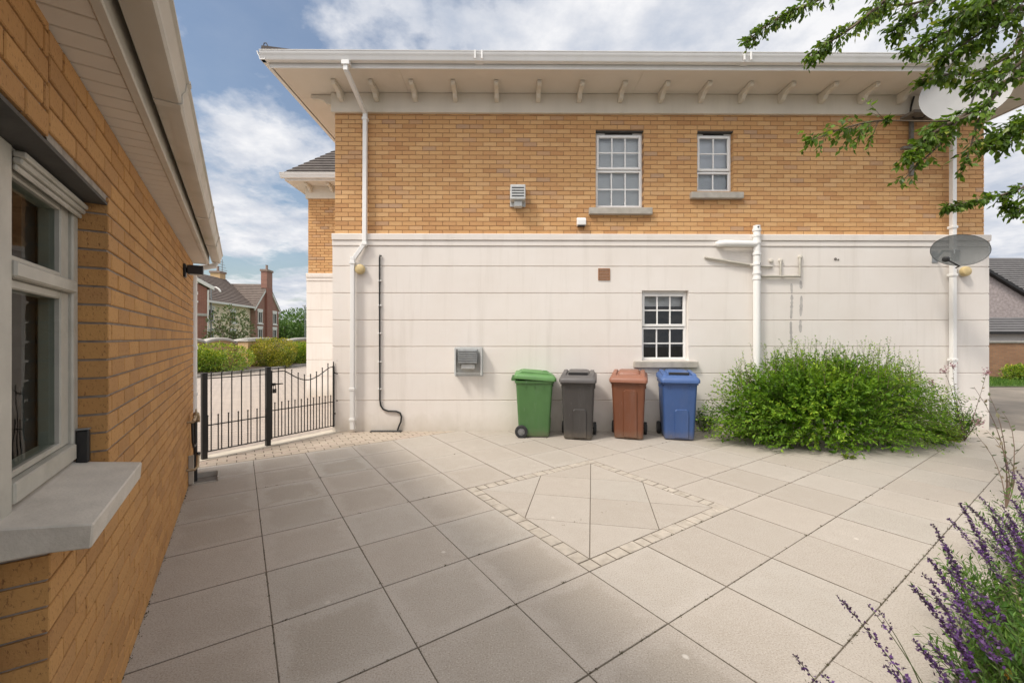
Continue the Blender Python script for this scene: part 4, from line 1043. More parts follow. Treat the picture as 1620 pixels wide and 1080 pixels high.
mb.box(-w, w, -w, -w+.015, -.02, .05); mb.box(-w, w, w-.015, w, -.02, .05); mb.box(-w, -w+.015, -w+.015, w-.015, -.02, .012); mb.box(w-.015, w, -w+.015, w-.015, -.02, .062); mb.build('gully_rim', M['stone'], t, bevel=.004)
mb = MB(); mb.face([(-w+.02, -w+.02, .006), (w-.02, -w+.02, .006), (w-.02, w-.02, .006), (-w+.02, w-.02, .006)])
mb.build('gully_well', M['steel_bracket'], t)
t = gthing('sensor_box', 'small black box upright on the garage sill against window frame', 'box', 2.288, WN[2]+.006, .068)
mb = MB(); mb.box(-.013, .013, -.019, .019, 0, .128); mb.build('case', M['black'], t, bevel=.005)
mb = MB(); mb.box(-.015, .015, -.021, .021, .129, .135); mb.build('case_lid', M['grey_metal'], t, bevel=.003)

# ------------------------------------------------------------------ GATE
gth = math.atan2(GD.y, GD.x)
Lf = (GP[1]-GP[0]).length; Lg = (GP[2]-GP[1]).length
def bars(mb, xs, z0, ztop, r_=.0078, ball=.013):
    for x, z in zip(xs, ztop):
        mb.tube([V((x, 0, z0)), V((x, 0, z))], r_, 8)
        mb.lathe([(.002, -.011), (.009, -.006), (ball, 0), (.009, .006), (.002, .011)], c=V((x, 0, z+.008)), n=8)
t = thing('railing', 'fixed black iron railing panel between the garage and the gate post', 'railing', Matrix.Translation(GP[0]) @ Matrix.Rotation(gth, 4, 'Z'))
def post(x, h, parent):
    mb = MB(); s_ = .03
    mb.box(x-s_, x+s_, -s_, s_, -.02, h); mb.box(x-s_-.004, x+s_+.004, -s_-.004, s_+.004, h, h+.012)
    return mb.build('post', M['iron'], parent, bevel=.004)
post(0, 1.10, t); post(Lf, 1.13, t)
mb = MB()
for z in (.09, .43, 1.04): mb.box(.03, Lf-.03, -.012, .012, z-.006, z+.006)
mb.build_each('rail', M['iron'], t)
xs = [Lf*(k_+.65)/6.55 for k_ in range(6)]
mb = MB(); bars(mb, xs, .09, [1.10]*6); mb.build_each('tall_bar', M['iron'], t, 2, smooth=50)
xs = [Lf*(k_+.15)/6.55+.02 for k_ in range(7)]
mb = MB(); bars(mb, xs, .09, [.545]*7); mb.build_each('short_bar', M['iron'], t, 2, smooth=50)
t = thing('gate', 'black iron garden gate with dipped top rail and padlocked latch', 'gate', Matrix.Translation(GP[1]) @ Matrix.Rotation(gth, 4, 'Z'))
post(Lg-.0, 1.18, t)
ga, gb = .055, Lg-.075
def topz(x):
    s_ = (x-ga)/(gb-ga)
    if s_ < .18: return 1.09
    if s_ > .93: return 1.10
    q = (s_-.18)/.75; return 1.095-.17*math.sin(math.pi*q)**1.15
mb = MB(); mb.tube([V((x, 0, topz(x)-.02)) for x in (ga+(gb-ga)*i/36 for i in range(37))], .008, 8)
for z in (.10, .50): mb.box(ga, gb, -.010, .010, z-.006, z+.006)
for x in (ga, gb): mb.box(x-.011, x+.011, -.011, .011, .08, topz(x))
mb.build('gate_frame', M['iron'], t, smooth=40)
xs = [ga+(gb-ga)*k_/10 for k_ in range(1, 11)]
mb = MB(); bars(mb, xs, .10, [topz(x)+(.05 if i > 0 else .02) for i, x in enumerate(xs)]); mb.build_each('tall_bar', M['iron'], t, 2, smooth=50)
xs = [ga+(gb-ga)*(k_+.5)/10 for k_ in range(10)]
mb = MB(); bars(mb, xs, .10, [.60]*10); mb.build_each('short_bar', M['iron'], t, 2, smooth=50)
mb = MB()
for z in (.30, .98): mb.tube([V((gb, 0, z)), V((Lg+.05, -.01, z))], .012, 8); mb.lathe([(.02, -.02), (.02, .02)], c=V((Lg+.05, -.02, z)), n=10)
mb.build_each('hinge', M['iron'], t, 2, smooth=40)
mb = MB(); mb.tube([V((-.03, -.03, .885)), V((.20, -.03, .885))], .010, 8); mb.box(.05, .10, -.04, -.02, .865, .905); mb.tube([V((.19, -.03, .885)), V((.19, -.06, .885))], .008, 8); latch = mb.build('latch', M['iron'], t, bevel=.002)
mb = MB(); mb.box(.055, .10, -.058, -.035, .76, .82); mb.tube([V((.062, -.046, .82)), V((.062, -.046, .86)), V((.078, -.046, .875)), V((.093, -.046, .86)), V((.093, -.046, .82))], .005, 8); mb.build('padlock', M['black'], latch, bevel=.004)

# ------------------------------------------------------------------ BINS
def rrect(w, d, yc, z, r, n=5):
    pts = []
    for cx_, cy_, a0 in ((w/2-r, d/2-r, 0), (-w/2+r, d/2-r, 90), (-w/2+r, -d/2+r, 180), (w/2-r, -d/2+r, 270)):
        for i in range(n): a_ = rad(a0+90*i/(n-1)); pts.append(V((cx_+r*math.cos(a_), yc+cy_+r*math.sin(a_), z)))
    return pts
def wheelie(label, key, loc, rz, arch, slot=True):
    t = thing('wheelie_bin', label, 'wheelie bin', Matrix.Translation(loc) @ Matrix.Rotation(rz, 4, 'Z'), 'wheelie bins along the house wall')
    m = m_bin(key+'_bin_plastic', BINC[key]); ml = m_bin(key+'_lid_plastic', BINL[key])
    K = .905
    def sec(z):           # width, depth, centre
        q = (z/K-.03)/.94; return .462+.072*q, .545+.118*q, .005-.005*q
    mb = MB(); rows = []
    w, d, c_ = sec(.03); rows.append(rrect(w-.05, d-.05, c_, .012, .035)); rows.append(rrect(w-.012, d-.012, c_, .018, .045))
    for z in (.035, .12, .3, .5, .7, .80, .845): w, d, c_ = sec(z); rows.append(rrect(w, d, c_, z, .05))
    rows.append(rrect(.535, .665, 0, .852, .05)); rows.append(rrect(.565, .70, 0, .857, .05)); rows.append(rrect(.572, .705, 0, .893, .05)); rows.append(rrect(.55, .68, 0, .897, .05))
    mb.grid(rows, True, 0, (True, True)); mb.build('body', m, t, smooth=35)
    yf = lambda z: sec(z)[2]-sec(z)[1]/2
    # moulded arch panel on the front, and ribs under the rim on the sides
    mb = MB(); aw, at_ = arch; at_ *= K; xc = .03
    outline = [(-aw, .045), (aw, .045)] + [(xx, zz_) for xx, zz_ in ((aw, at_-.05), (aw*.95, at_-.02), (aw*.7, at_), (-aw*.7, at_), (-aw*.95, at_-.02), (-aw, at_-.05))]
    f_ = [V((xc+x, yf(z)-.020, z)) for x, z in outline]; b2 = [V((xc+x*1.14, yf(z)+.003, z+(.014 if z > .3 else -.008))) for x, z in outline]
    mb.grid([b2, f_], True, 0, (False, True)); mb.build('front_panel', m, t)
    mb = MB()
    for sx in (-1, 1):
        for yy in (-.16, .0, .16): mb.prism([(yy-.007, .855), (yy+.007, .855), (yy+.005, .78), (yy-.005, .78)], 0, .016, mtx=Matrix(((0, sx, 0, sx*(.264-.002)), (1, 0, 0, 0), (0, 0, 1, 0), (0, 0, 0, 1))))
    for xx in (-.16, .16): mb.box(xx-.007, xx+.007, -.343, -.322, .80, .855)
    mb.build_each('rim_rib', m, t)
    # lid: domed tray rising to the back, front lip, raised middle
    def ll(w, d, yc, z, r): return [V((p.x, p.y, p.z+.045*(p.y+.36)/.72)) for p in rrect(w, d, yc, z, r)]
    mb = MB(); rows = [ll(.585, .735, -.012, .885, .05), ll(.60, .75, -.014, .889, .055), ll(.605, .755, -.014, .928, .055), ll(.585, .735, -.012, .948, .06), ll(.52, .67, -.0, .978, .07), ll(.46, .60, .0, .986, .07)]
    mb.grid(rows, True, 0, (True, True)); lid = mb.build('lid', ml, t, smooth=40)
    mb = MB(); mb.grid([ll(.36, .42, .03, .980, .05), ll(.33, .39, .03, 1.014, .05), ll(.30, .36, .03, 1.022, .05)], True, 0, (False, True)); mb.build('raised_top', ml, lid, smooth=40)
    for sx in (-1, 1):
        mb = MB(); zz_ = lambda y, b: b+.045*(y+.36)/.72
        prof_ = [(-.345, .945), (-.30, .985), (-.24, 1.012), (.22, 1.012), (.31, .975), (.31, .93)]
        mb.prism([(y, zz_(y, z)) for y, z in prof_], -.034, .034, mtx=Matrix(((0, 1, 0, sx*.225), (1, 0, 0, 0), (0, 0, 1, 0), (0, 0, 0, 1)))); mb.build('lid_shoulder', ml, lid, bevel=.008)
    if slot:
        mb = MB(); mb.box(-.155, .155, -.236, -.165, .993, 1.034); mb.build('handle_slot', M['black'], lid, bevel=.004)
    # rear handle bar and hinges
    mb = MB(); mb.tube([V((-.235, .40, .915)), V((.235, .40, .915))], .016, 10)
    for xx in (-.235, -.08, .08, .235): mb.box(xx-.018, xx+.018, .33, .41, .895, .945)
    mb.build('handle', m, t, bevel=.003)
    # axle + two wheels
    mb = MB(); mb.tube([V((-.262, .235, .10)), V((.262, .235, .10))], .012, 10); mb.box(-.2, .2, .18, .262, .06, .2); mb.build('axle', M['black'], t)
    for sx in (-1, 1):
        mb = MB(); ax = V((sx, 0, 0)); mb.lathe([(.055, -.025), (.09, -.025), (.10, -.017), (.10, .017), (.09, .025), (.06, .025), (.055, .015)], c=V((sx*.25, .206, .10)), axis=ax, n=28, caps=(True, True))
        wh = mb.build('wheel', M['rubber'], t, smooth=35)
        mb = MB(); mb.lathe([(.056, .016), (.052, .024), (.03, .02), (.026, .032), (.0, .034)], c=V((sx*.25, .206, .10)), axis=ax, n=20, caps=(False, False))
        for i in range(5): a_ = i*2*math.pi/5; mb.tube([V((sx*(.25+.026), .206+.018*math.cos(a_), .10+.018*math.sin(a_))), V((sx*(.25+.026), .206+.056*math.cos(a_), .10+.056*math.sin(a_)))], .006, 6)
        mb.build('hub', M['hub'], wh, smooth=40)
    for ch_ in t.children_recursive:                     # slim 140 litre footprint; the wheels keep their round shape
        if ch_.name.split('.')[0] not in ('wheel', 'hub'):
            for v_ in ch_.data.vertices: v_.co.x *= .94; v_.co.y *= .88
    return t
wheelie('green wheelie bin turned side on with a wheel showing', 'green', V(((845-CX)/F*6.62, 6.62, 0)), rad(88), (.10, .30), slot=False)
wheelie('charcoal grey wheelie bin with slotted lid facing the patio', 'grey', V(((915-CX)/F*6.5, 6.48, 0)), rad(-12), (.10, .52))
wheelie('rust brown wheelie bin with a tall moulded arch on its front', 'brown', V(((995-CX)/F*6.5, 6.50, 0)), rad(-18), (.10, .84), slot=False)
wheelie('blue wheelie bin angled beside the bush', 'blue', V(((1070-CX)/F*6.47, 6.45, 0)), rad(-13), (.10, .52))

# ------------------------------------------------------------------ BUSH
def spray(mb, st, a, b, c, n, ln, wd, t0=.3, rr=None, thick=.0035, kind=0, droop=0., rg=R, hi=None):
    """arching twig a->c (control b) with leaves in pairs along it"""
    pts = [bez(a, b, c, i/6) for i in range(7)]
    if st is not None: st.tube(pts, [thick*(1-.75*i/6) for i in range(7)], 4, caps=False)
    for i in range(n):
        t = t0+(1-t0)*(i+rg.random())/n; p = bez(a, b, c, t); d = (bez(a, b, c, min(1, t+.05))-bez(a, b, c, max(0, t-.05))).normalized()
        side = rdir(rg); side = (side-d*side.dot(d)).normalized()
        dd = (d*rg.uniform(.35, 1.0)+side*rg.uniform(.5, 1.0)+V((0, 0, -droop))).normalized()
        s_ = rg.uniform(.65, 1.2)*(1-.3*t)
        r_ = (rr(p)+.25*max(0, t-.55)) if rr else rg.random()
        up = (V((0, 0, 1))+rdir(rg)*.7).normalized()
        leaf(mb, p, dd, up, ln*s_, wd*s_, min(.99, max(.01, r_)), kind=kind)
BC = V((4.72, 6.10, 0))
def dome(dx, ph):            # top point of the bush for plan direction, ph elevation 0..1
    cx_, sx_ = math.cos(dx), math.sin(dx); rx_ = 1.86; ry_ = .84 if sx_ < 0 else .66
    x, y = cx_*rx_, sx_*ry_
    e = math.cos(ph*math.pi/2)**.62; zt_ = math.sin(ph*math.pi/2)**.8
    l = 1+.13*noise.noise(V((cx_*2+5, sx_*2, ph*3)))
    hgt = 1.26*(1-.16*max(0, -cx_*e)**2-.22*max(0, cx_*e)**2)
    return V((BC.x+x*e*l, BC.y+y*e*l, .04+hgt*zt_*l))
bush = thing('bush', 'large rounded green bush spreading over the paving against white wall', 'bush', T(*BC))
mb = MB(); sb = MB(); rg = random.Random(3)
for i in range(1750):
    a_ = rg.uniform(0, 2*math.pi)
    if math.sin(a_) > .35 and rg.random() < .55: a_ = -a_
    ph = rg.random()**1.0; k_ = rg.uniform(.86, 1.06)
    e = dome(a_, ph); e = V((BC.x+(e.x-BC.x)*k_, BC.y+(e.y-BC.y)*k_, e.z*k_))
    b0 = V((BC.x+(e.x-BC.x)*rg.uniform(.25, .6), BC.y+(e.y-BC.y)*rg.uniform(.15, .55), e.z*rg.uniform(.15, .5)))
    right = e.x > BC.x+.25
    ctl = b0.lerp(e, .5)+V((0, 0, rg.uniform(.05, .22)+(.1 if right else 0)))
    if right: e = e+V((.05, -.02, -.03))
    y_ = noise.noise(V((e.x*1.7, e.z*2.5, e.y)))
    hgt = e.z/1.3
    f = lambda p, h=hgt, y=y_: rg.gauss(.40+.30*y, .17)
    spray(mb, sb if i % 3 == 0 else None, b0-BC, ctl-BC, e-BC, 24, .068 if not right else .058, .034 if not right else .020, .22, f, .003, rg=rg)
for i in range(130):      # long shoots standing above the top
    a_ = rg.uniform(0, 2*math.pi); e = dome(a_, rg.uniform(.55, 1)); up = V((rg.uniform(-.12, .12), rg.uniform(-.08, .05), rg.uniform(.08, .34)))
    spray(mb, sb, e-BC-V((0, 0, .2)), e-BC, e-BC+up, 18, .042, .020, .1, lambda p: rg.gauss(.5, .2), .0035, rg=rg)
mb.build('foliage', M['leaf_bush'], bush); sb.build('twigs', M['stem_brown'], bush)
# dense inner foliage so that the bush is not hollow
mb = MB()
for i in range(4200):
    a_ = rg.uniform(0, 2*math.pi); e = dome(a_, rg.random())-BC; q = rg.uniform(.45, .88); p = V((e.x*q, e.y*q, e.z*q))
    leaf(mb, p, rdir(rg), rdir(rg), .08, .05, rg.uniform(.01, .5), kind=1)
mb.build('inner_foliage', M['leaf_bush'], bush)

def small_plant(name, label, cat, loc, rad_, hgt, n, ln, wd, mat, stem=None, nl=12, rg=None, lean=V((0, 0, 0)), kind=0, group=None, t0=.3):
    rg = rg or random.Random(int(loc.x*1000)+int(loc.y*77)); t = thing(name, label, cat, T(*loc), group)
    mb = MB(); sb = MB()
    for i in range(n):
        a_ = rg.uniform(0, 2*math.pi); q = math.sqrt(rg.random())
        b0 = V((math.cos(a_)*q*rad_*.3, math.sin(a_)*q*rad_*.3, 0)); e = V((math.cos(a_)*q*rad_, math.sin(a_)*q*rad_, hgt*rg.uniform(.45, 1)*(1-.5*q*q)))+lean*rg.uniform(.5, 1)
        spray(mb, sb, b0, b0.lerp(e, .5)+V((0, 0, hgt*.15)), e, nl, ln, wd, t0, None, .003, rg=rg, kind=kind)
    mb.build('foliage', mat, t); sb.build('stems', stem or M['stem'], t)
    return t
small_plant('ground_plant', 'small yellow leaved plant under the front edge of the bush', 'plant', ground(1205, 693)+V((0, .1, 0)), .33, .20, 70, .045, .022, M['leaf_lime'])
small_plant('ground_plant', 'bright lime leaved plant beside the bush at the house end', 'plant', ground(1492, 704)+V((0, .12, 0)), .32, .36, 80, .06, .04, M['leaf_lime'])
small_plant('ground_plant', 'tiny weed on paving at the foot of the bush', 'plant', ground(1342, 725), .09, .07, 14, .035, .02, M['leaf_lime'])
small_plant('ground_plant', 'dark green weed at wall foot between the blue bin and the bush', 'plant', ground(1117, 682)+V((0, .05, 0)), .26, .5, 60, .05, .028, M['leaf_herb'])
small_plant('ground_plant', 'leafy green plant between the bush and the house corner', 'plant', ground(1520, 700)+V((.1, .2, 0)), .36, .75, 100, .055, .03, M['leaf_herb'])

# valerian with pink heads beyond the bush, and a leggy rose-like plant in the bed
def stem_plant(name, label, cat, base, stems, leafm, flow, stemm, ln=.05, wd=.024, heads=40, hr=.05, nl=12, seed=1):
    rg = random.Random(seed); t = thing(name, label, cat, T(*base)); mb = MB(); sb = MB(); heads_ = []
    for a, b, c, hd in stems:
        a, b, c = V(a)-base, V(b)-base, V(c)-base
        spray(mb, sb, a, b, c, nl, ln, wd, .15, None, .006, rg=rg)
        if hd:
            fb = MB(); heads_.append(fb)
            for i in range(heads):
                p = c+V((rg.gauss(0, hr*.5), rg.gauss(0, hr*.5), rg.gauss(0, hr*.6))); leaf(fb, p, rdir(rg), rdir(rg), .022, .016, rg.random()*.9+.05, kind=1)
                if i % 4 == 0: sb.tube([c-V((0, 0, .05)), p], .0015, 3, caps=False)
    mb.build('foliage', leafm, t); sb.build('stems', stemm, t)
    for fb in heads_: fb.build('flower_head', flow, t)
    return t
vb = ground(1525, 700)+V((.12, .1, 0))
stem_plant('valerian', 'tall thin plant with pink flower heads before the white wall corner', 'plant', vb,
           [(vb, at(1510, 640, 6.0), at(1507, 577, 6.0), 1), (vb, at(1515, 640, 5.9), at(1494, 585, 5.8), 1), (vb, at(1500, 650, 5.8), at(1474, 605, 5.7), 1), (vb, at(1545, 650, 5.9), at(1561, 588, 5.8), 1), (vb, at(1530, 660, 6), at(1508, 610, 5.9), 0), (vb, at(1550, 660, 5.8), at(1549, 668, 5.5), 1), (vb, at(1530, 670, 6), at(1500, 640, 5.9), 0)],
           M['leaf_silver'], M['pink'], M['stem_brown'], nl=14, seed=5)
rb = V((4.55, 3.75, 0))
stem_plant('leggy_shrub', 'leggy brown stemmed shrub with sparse leaves at the edge of the bed', 'shrub', rb,
           [(rb, at(1605, 700, 3.9), at(1541, 612, 4.1), 0), (rb, at(1600, 690, 3.9), at(1565, 625, 4.3), 0), (rb, at(1622, 690, 3.8), at(1585, 650, 4.0), 0), (rb, at(1612, 720, 3.7), at(1560, 680, 3.9), 0), (rb, at(1590, 735, 3.8), at(1545, 688, 4.2), 0), (rb, at(1620, 740, 3.7), at(1590, 720, 3.7), 0)],
           M['leaf_silver'], M['pink'], M['stem_brown'], ln=.07, wd=.035, nl=11, seed=9)

# ------------------------------------------------------------------ FLOWER BED with purple spikes
fb_ = MB(); fb_.face([uv(1.0, -2.4, .002), uv(10.2, -2.4, .002), uv(10.2, e0-.365, .002), uv(1.0, e0-.365, .002)])
tag(fb_.build('flower_bed', M['soil']), kind='structure')
def spike(t, sb, base, tip, fl, dens, seed, flower):
    rg = random.Random(seed); d = tip-base
    ctl = base.lerp(tip, .5)+V((.04, 0, .06)); n = 14
    pts = [bez(base, ctl, tip, i/n) for i in range(n+1)]
    sb.tube(pts, [.0032*(1-.7*i/n) for i in range(n+1)], 5, caps=False)
    mb = MB(); N_ = int(430*fl*dens)
    for i in range(N_):
        s_ = rg.random(); tt = 1-fl*(1-s_)              # s 0 low .. 1 tip
        w_ = (.015*(1-s_)**.6+.004)
        # whorls
        q = tt*42; tt = (math.floor(q)+.5+rg.gauss(0, .2))/42; tt = max(0, min(1, tt))
        p = bez(base, ctl, tip, tt)+rdir(rg)*w_*rg.uniform(.3, 1)
        leaf(mb, p, (rdir(rg)+V((0, 0, .4))), rdir(rg), .016*(1.15-.5*s_), .010*(1.15-.5*s_), min(.98, max(.02, rg.gauss(.5 if s_ < .75 else .15, .27))), kind=1)
    mb.build('flower_spike', flower, t)
def clump(label, base, tips, rad_, hgt, n, seed, extra=0):
    rg = random.Random(seed); t = thing('lavender', label, 'flowering plant', T(*base), 'purple flowers in the bed')
    mb = MB(); sb = MB()
    for i in range(n):
        a_ = rg.uniform(0, 2*math.pi); q = math.sqrt(rg.random())
        b0 = V((math.cos(a_)*q*rad_*.5, math.sin(a_)*q*rad_*.5, 0)); e = V((math.cos(a_)*q*rad_+rg.uniform(-.06, .02), math.sin(a_)*q*rad_, hgt*rg.uniform(.55, 1.05)*(1-.45*q*q)))
        spray(mb, sb, b0, b0.lerp(e, .55)+V((.02, 0, hgt*.12)), e, 15, .055, .012, .18, None, .0022, rg=rg, kind=1)
    for i, (px, py, Y, fl, dens) in enumerate(tips):
        tip = at(px, py, Y)-base; hh_ = tip.z; b0 = V((tip.x+hh_*rg.uniform(.42, .62), tip.y+hh_*rg.uniform(-.25, .1), 0)); spike(t, sb, b0, tip, fl, dens, seed*31+i, M['purple'])
    for i in range(extra):
        a_ = rg.uniform(0, 2*math.pi); b0 = V((rg.uniform(-.3, .3)*rad_, rg.uniform(-.3, .3)*rad_, 0))
        tip = V((math.cos(a_)*rad_*.9-.18, math.sin(a_)*rad_*.9, hgt*rg.uniform(1.15, 1.6))); spike(t, sb, b0, tip, rg.uniform(.25, .45), rg.uniform(.4, .9), seed*57+i, M['purple'])
    mb.build('foliage', M['leaf_herb'], t); sb.build('stems', M['stem'], t)
clump('purple flower spikes leaning low across the paving in the near corner', V((1.62, 1.16, 0)), [(1255, 1035, 1.40, .4, .5), (1322, 940, 1.45, .55, .7), (1300, 1066, 1.35, .3, .5), (1400, 1052, 1.35, .3, .6), (1446, 1012, 1.4, .4, .8), (1468, 1015, 1.42, .4, .9), (1372, 955, 1.5, .2, .2), (1390, 965, 1.5, .2, .2)], .26, .42, 110, 11)
clump('purple flower spike clump with the deepest violet head beside the paving edge', V((2.02, 1.52, 0)), [(1441, 925, 1.55, .5, 1.5), (1468, 882, 1.65, .5, 1.3), (1475, 935, 1.6, .45, .9), (1500, 900, 1.7, .4, 1.0), (1520, 960, 1.65, .4, .9), (1545, 985, 1.6, .35, .9), (1530, 920, 1.75, .35, .8)], .34, .50, 190, 12, 2)
clump('purple flower spikes in the middle of the bed with pale seed heads', V((2.55, 2.0, 0)), [(1475, 828, 1.95, .5, 1.2), (1500, 820, 2.05, .5, 1.0), (1518, 795, 2.15, .5, 1.5), (1532, 800, 2.2, .5, 1.4), (1548, 785, 2.3, .45, 1.0), (1570, 815, 2.2, .4, 1.1), (1590, 830, 2.15, .4, 1.0), (1560, 850, 2.0, .4, .8)], .40, .52, 210, 13, 2)
clump('faded purple flowers by the leggy shrub at the far end of the bed', V((3.55, 2.65, 0)), [(1590, 735, 2.9, .35, .7), (1608, 745, 2.8, .35, .7), (1612, 770, 2.7, .4, .9), (1600, 790, 2.6, .4, 1.0), (1585, 800, 2.55, .4, .8)], .45, .55, 150, 14, 2)
t = small_plant('seedhead_plant', 'pale dry seed heads on thin stems among the purple flowers', 'plant', V((2.25, 1.72, 0)), .35, .62, 26, .02, .014, M['straw'], M['stem'], 14, t0=.6)
t = small_plant('herb_plant', 'lush green leafy plant filling the near corner of the bed', 'plant', V((2.45, 1.45, 0)), .60, .52, 330, .085, .030, M['leaf_herb'], None, 16)
yf_ = MB(); rg = random.Random(4); yc_ = at(1597, 1067, 1.62)
for i in range(22): leaf(yf_, V((0, 0, 0))+rdir(rg)*.006, rdir(rg)+V((0, 0, .4)), rdir(rg), .022, .012, rg.random(), kind=1)
m_y = m_leaf('orange_petal', [(0, (.75, .36, .03)), (1, (.85, .5, .06))], .2)
t = thing('marigold', 'single small orange flower low in the near corner of the bed', 'flower', T(*yc_)); yf_.build('petals', m_y, t); sb = MB(); sb.tube([V((0, 0, 0)), V((.02, .02, -.2)), V((.03, .03, -yc_.z))], .002, 4); sb.build('stem', M['stem'], t)

# ------------------------------------------------------------------ TREE overhanging from the right
rg = random.Random(21)
tb = V((6.3, 3.3, 0))
tree = thing('tree', 'leafy tree reaching over from the bed with drooping branches above', 'tree', T(*tb))
wood = MB(); lv = MB()
wood.tube([p-tb for p in (V((6.3, 3.3, -.1)), V((6.25, 3.3, 1.0)), V((6.1, 3.35, 2.2)), V((5.9, 3.4, 3.2)), V((5.6, 3.5, 4.4)), V((5.4, 3.6, 5.6)))], [.13, .11, .10, .085, .06, .03], 10)
def branch(pts, r0=.018, twigs=1.0, start=0., ln=.062, dens=1.0, leafy=.0):
    """limb through the points; side twigs with leaves past 'start'"""
    pts = [V(p)-tb for p in pts]; P = []
    for i in range(len(pts)-1):
        for k_ in range(5):
            t = k_/5; p0, p1, p2, p3 = pts[max(0, i-1)], pts[i], pts[i+1], pts[min(len(pts)-1, i+2)]
            P.append(.5*((2*p1)+(p2-p0)*t+(2*p0-5*p1+4*p2-p3)*t*t+(3*p1-p0-3*p2+p3)*t*t*t))
    P.append(pts[-1]); n = len(P)
    wood.tube(P, [r0*(1-.85*i/(n-1))+.0015 for i in range(n)], 6, caps=False)
    tot = sum((P[i+1]-P[i]).length for i in range(n-1)); m = int(tot*25*dens)
    for q in range(m):
        s_ = start+(1-start)*(q+rg.random())/m; f = s_*(n-1); i = min(n-2, int(f)); p = P[i].lerp(P[i+1], f-i); d = (P[i+1]-P[i]).normalized()
        sd = rdir(rg); sd = (sd-d*sd.dot(d)).normalized(); L_ = rg.uniform(.06, .27)*twigs*(1.15-.6*s_)
        e = p+(d*.7+sd*.8+V((0, 0, -.35))).normalized()*L_
        spray(lv, wood, p, p.lerp(e, .5)+V((0, 0, .01)), e, rg.randint(4, 6), ln*1.15, ln*.66, .25, lambda p_: rg.gauss(.45, .24), .0018, droop=.45, rg=rg)
tk = V((5.8, 3.42, 3.6)); tk2 = V((5.95, 3.38, 2.9)); tk3 = V((5.55, 3.52, 4.5))
branch([tk3, at(1520, -120, 3.6), at(1400, -55, 3.5), at(1290, 2, 3.4), at(1235, 26, 3.4), at(1180, 66, 3.4)], .022, .8, .35, .052, 1.25)
branch([tk3, at(1540, -80, 3.4), at(1430, -20, 3.3), at(1350, 42, 3.3), at(1310, 68, 3.3), at(1288, 90, 3.3)], .022, .8, .3, .052, 1.3)
branch([tk3, at(1560, -60, 3.6), at(1480, 0, 3.5), at(1440, 30, 3.5), at(1420, 45, 3.5)], .02, 1.1, .25, .058, 1.4)
branch([tk, at(1600, -10, 3.5), at(1540, 25, 3.4), at(1490, 55, 3.4), at(1445, 78, 3.4)], .024, 1.4, .15, .06, 1.8)
branch([tk, at(1640, 20, 3.3), at(1590, 30, 3.2), at(1540, 60, 3.2), at(1500, 90, 3.2)], .024, 1.6, .1, .06, 2.2)
branch([tk, at(1640, -40, 3.2), at(1590, -10, 3.1), at(1560, 10, 3.1), at(1520, 20, 3.1)], .024, 1.7, .1, .06, 2.4)
branch([tk3, at(1620, -80, 3.8), at(1540, -40, 3.9), at(1460, 2, 4.0), at(1400, 10, 4.0), at(1380, 22, 4.0)], .02, 1.3, .3, .06, 1.6)
branch([tk, at(1650, 40, 3.6), at(1600, 85, 3.6), at(1545, 115, 3.6), at(1500, 118, 3.6), at(1464, 128, 3.6)], .02, .9, .3, .056, 1.1)
branch([tk, at(1660, 60, 3.2), at(1615, 100, 3.1), at(1580, 118, 3.1), at(1545, 130, 3.1)], .022, 1.2, .2, .06, 1.2)
branch([tk2, at(1680, 120, 3.3), at(1600, 125, 3.2), at(1560, 165, 3.1), at(1520, 185, 3.05), at(1485, 205, 3.0), at(1455, 228, 3.0), at(1440, 245, 3.0)], .026, 1.0, .4, .06, 1.35)
branch([at(1560, 165, 3.1), at(1520, 188, 3.0), at(1470, 192, 2.95), at(1400, 190, 2.9)], .008, .2, .95, .05, .2)
branch([at(1400, 190, 2.9), at(1365, 195, 2.88), at(1330, 205, 2.86), at(1283, 222, 2.85)], .006, 1.0, .0, .055, 2.9)
branch([at(1520, 185, 3.05), at(1480, 235, 3.0), at(1450, 262, 3.0), at(1425, 290, 3.0)], .007, .7, .1, .05, .8)
branch([at(1560, 165, 3.1), at(1545, 200, 3.05), at(1536, 230, 3.05), at(1528, 255, 3.05)], .009, 1.0, .1, .058, 1.5)
branch([tk2, at(1690, 170, 3.2), at(1640, 190, 3.1), at(1600, 200, 3.1), at(1575, 222, 3.1)], .018, 1.3, .3, .06, 1.9)
branch([tk2, at(1700, 240, 3.2), at(1650, 280, 3.1), at(1610, 300, 3.1), at(1570, 312, 3.1), at(1530, 320, 3.1), at(1492, 330, 3.1)], .010, .5, .35, .05, 1.0)
branch([tk2, at(1700, 280, 3.2), at(1650, 320, 3.1), at(1612, 330, 3.1), at(1590, 325, 3.1)], .010, .6, .4, .05, .9)
# upper crown out of the frame
for i in range(26):
    a_ = rg.uniform(0, 6.28); s_ = V((5.5, 3.5, rg.uniform(4.0, 5.6))); e = s_+V((math.cos(a_)*rg.uniform(.7, 1.5)+.35, math.sin(a_)*rg.uniform(.6, 1.3), rg.uniform(.2, 1.3)))
    branch([s_, s_.lerp(e, .5)+V((0, 0, .2)), e], .02, 2.2, .2, .065, 1.0)
lv.build('crown', M['leaf_tree'], tree); wood.build('trunk', M['bark'], tree, smooth=60)

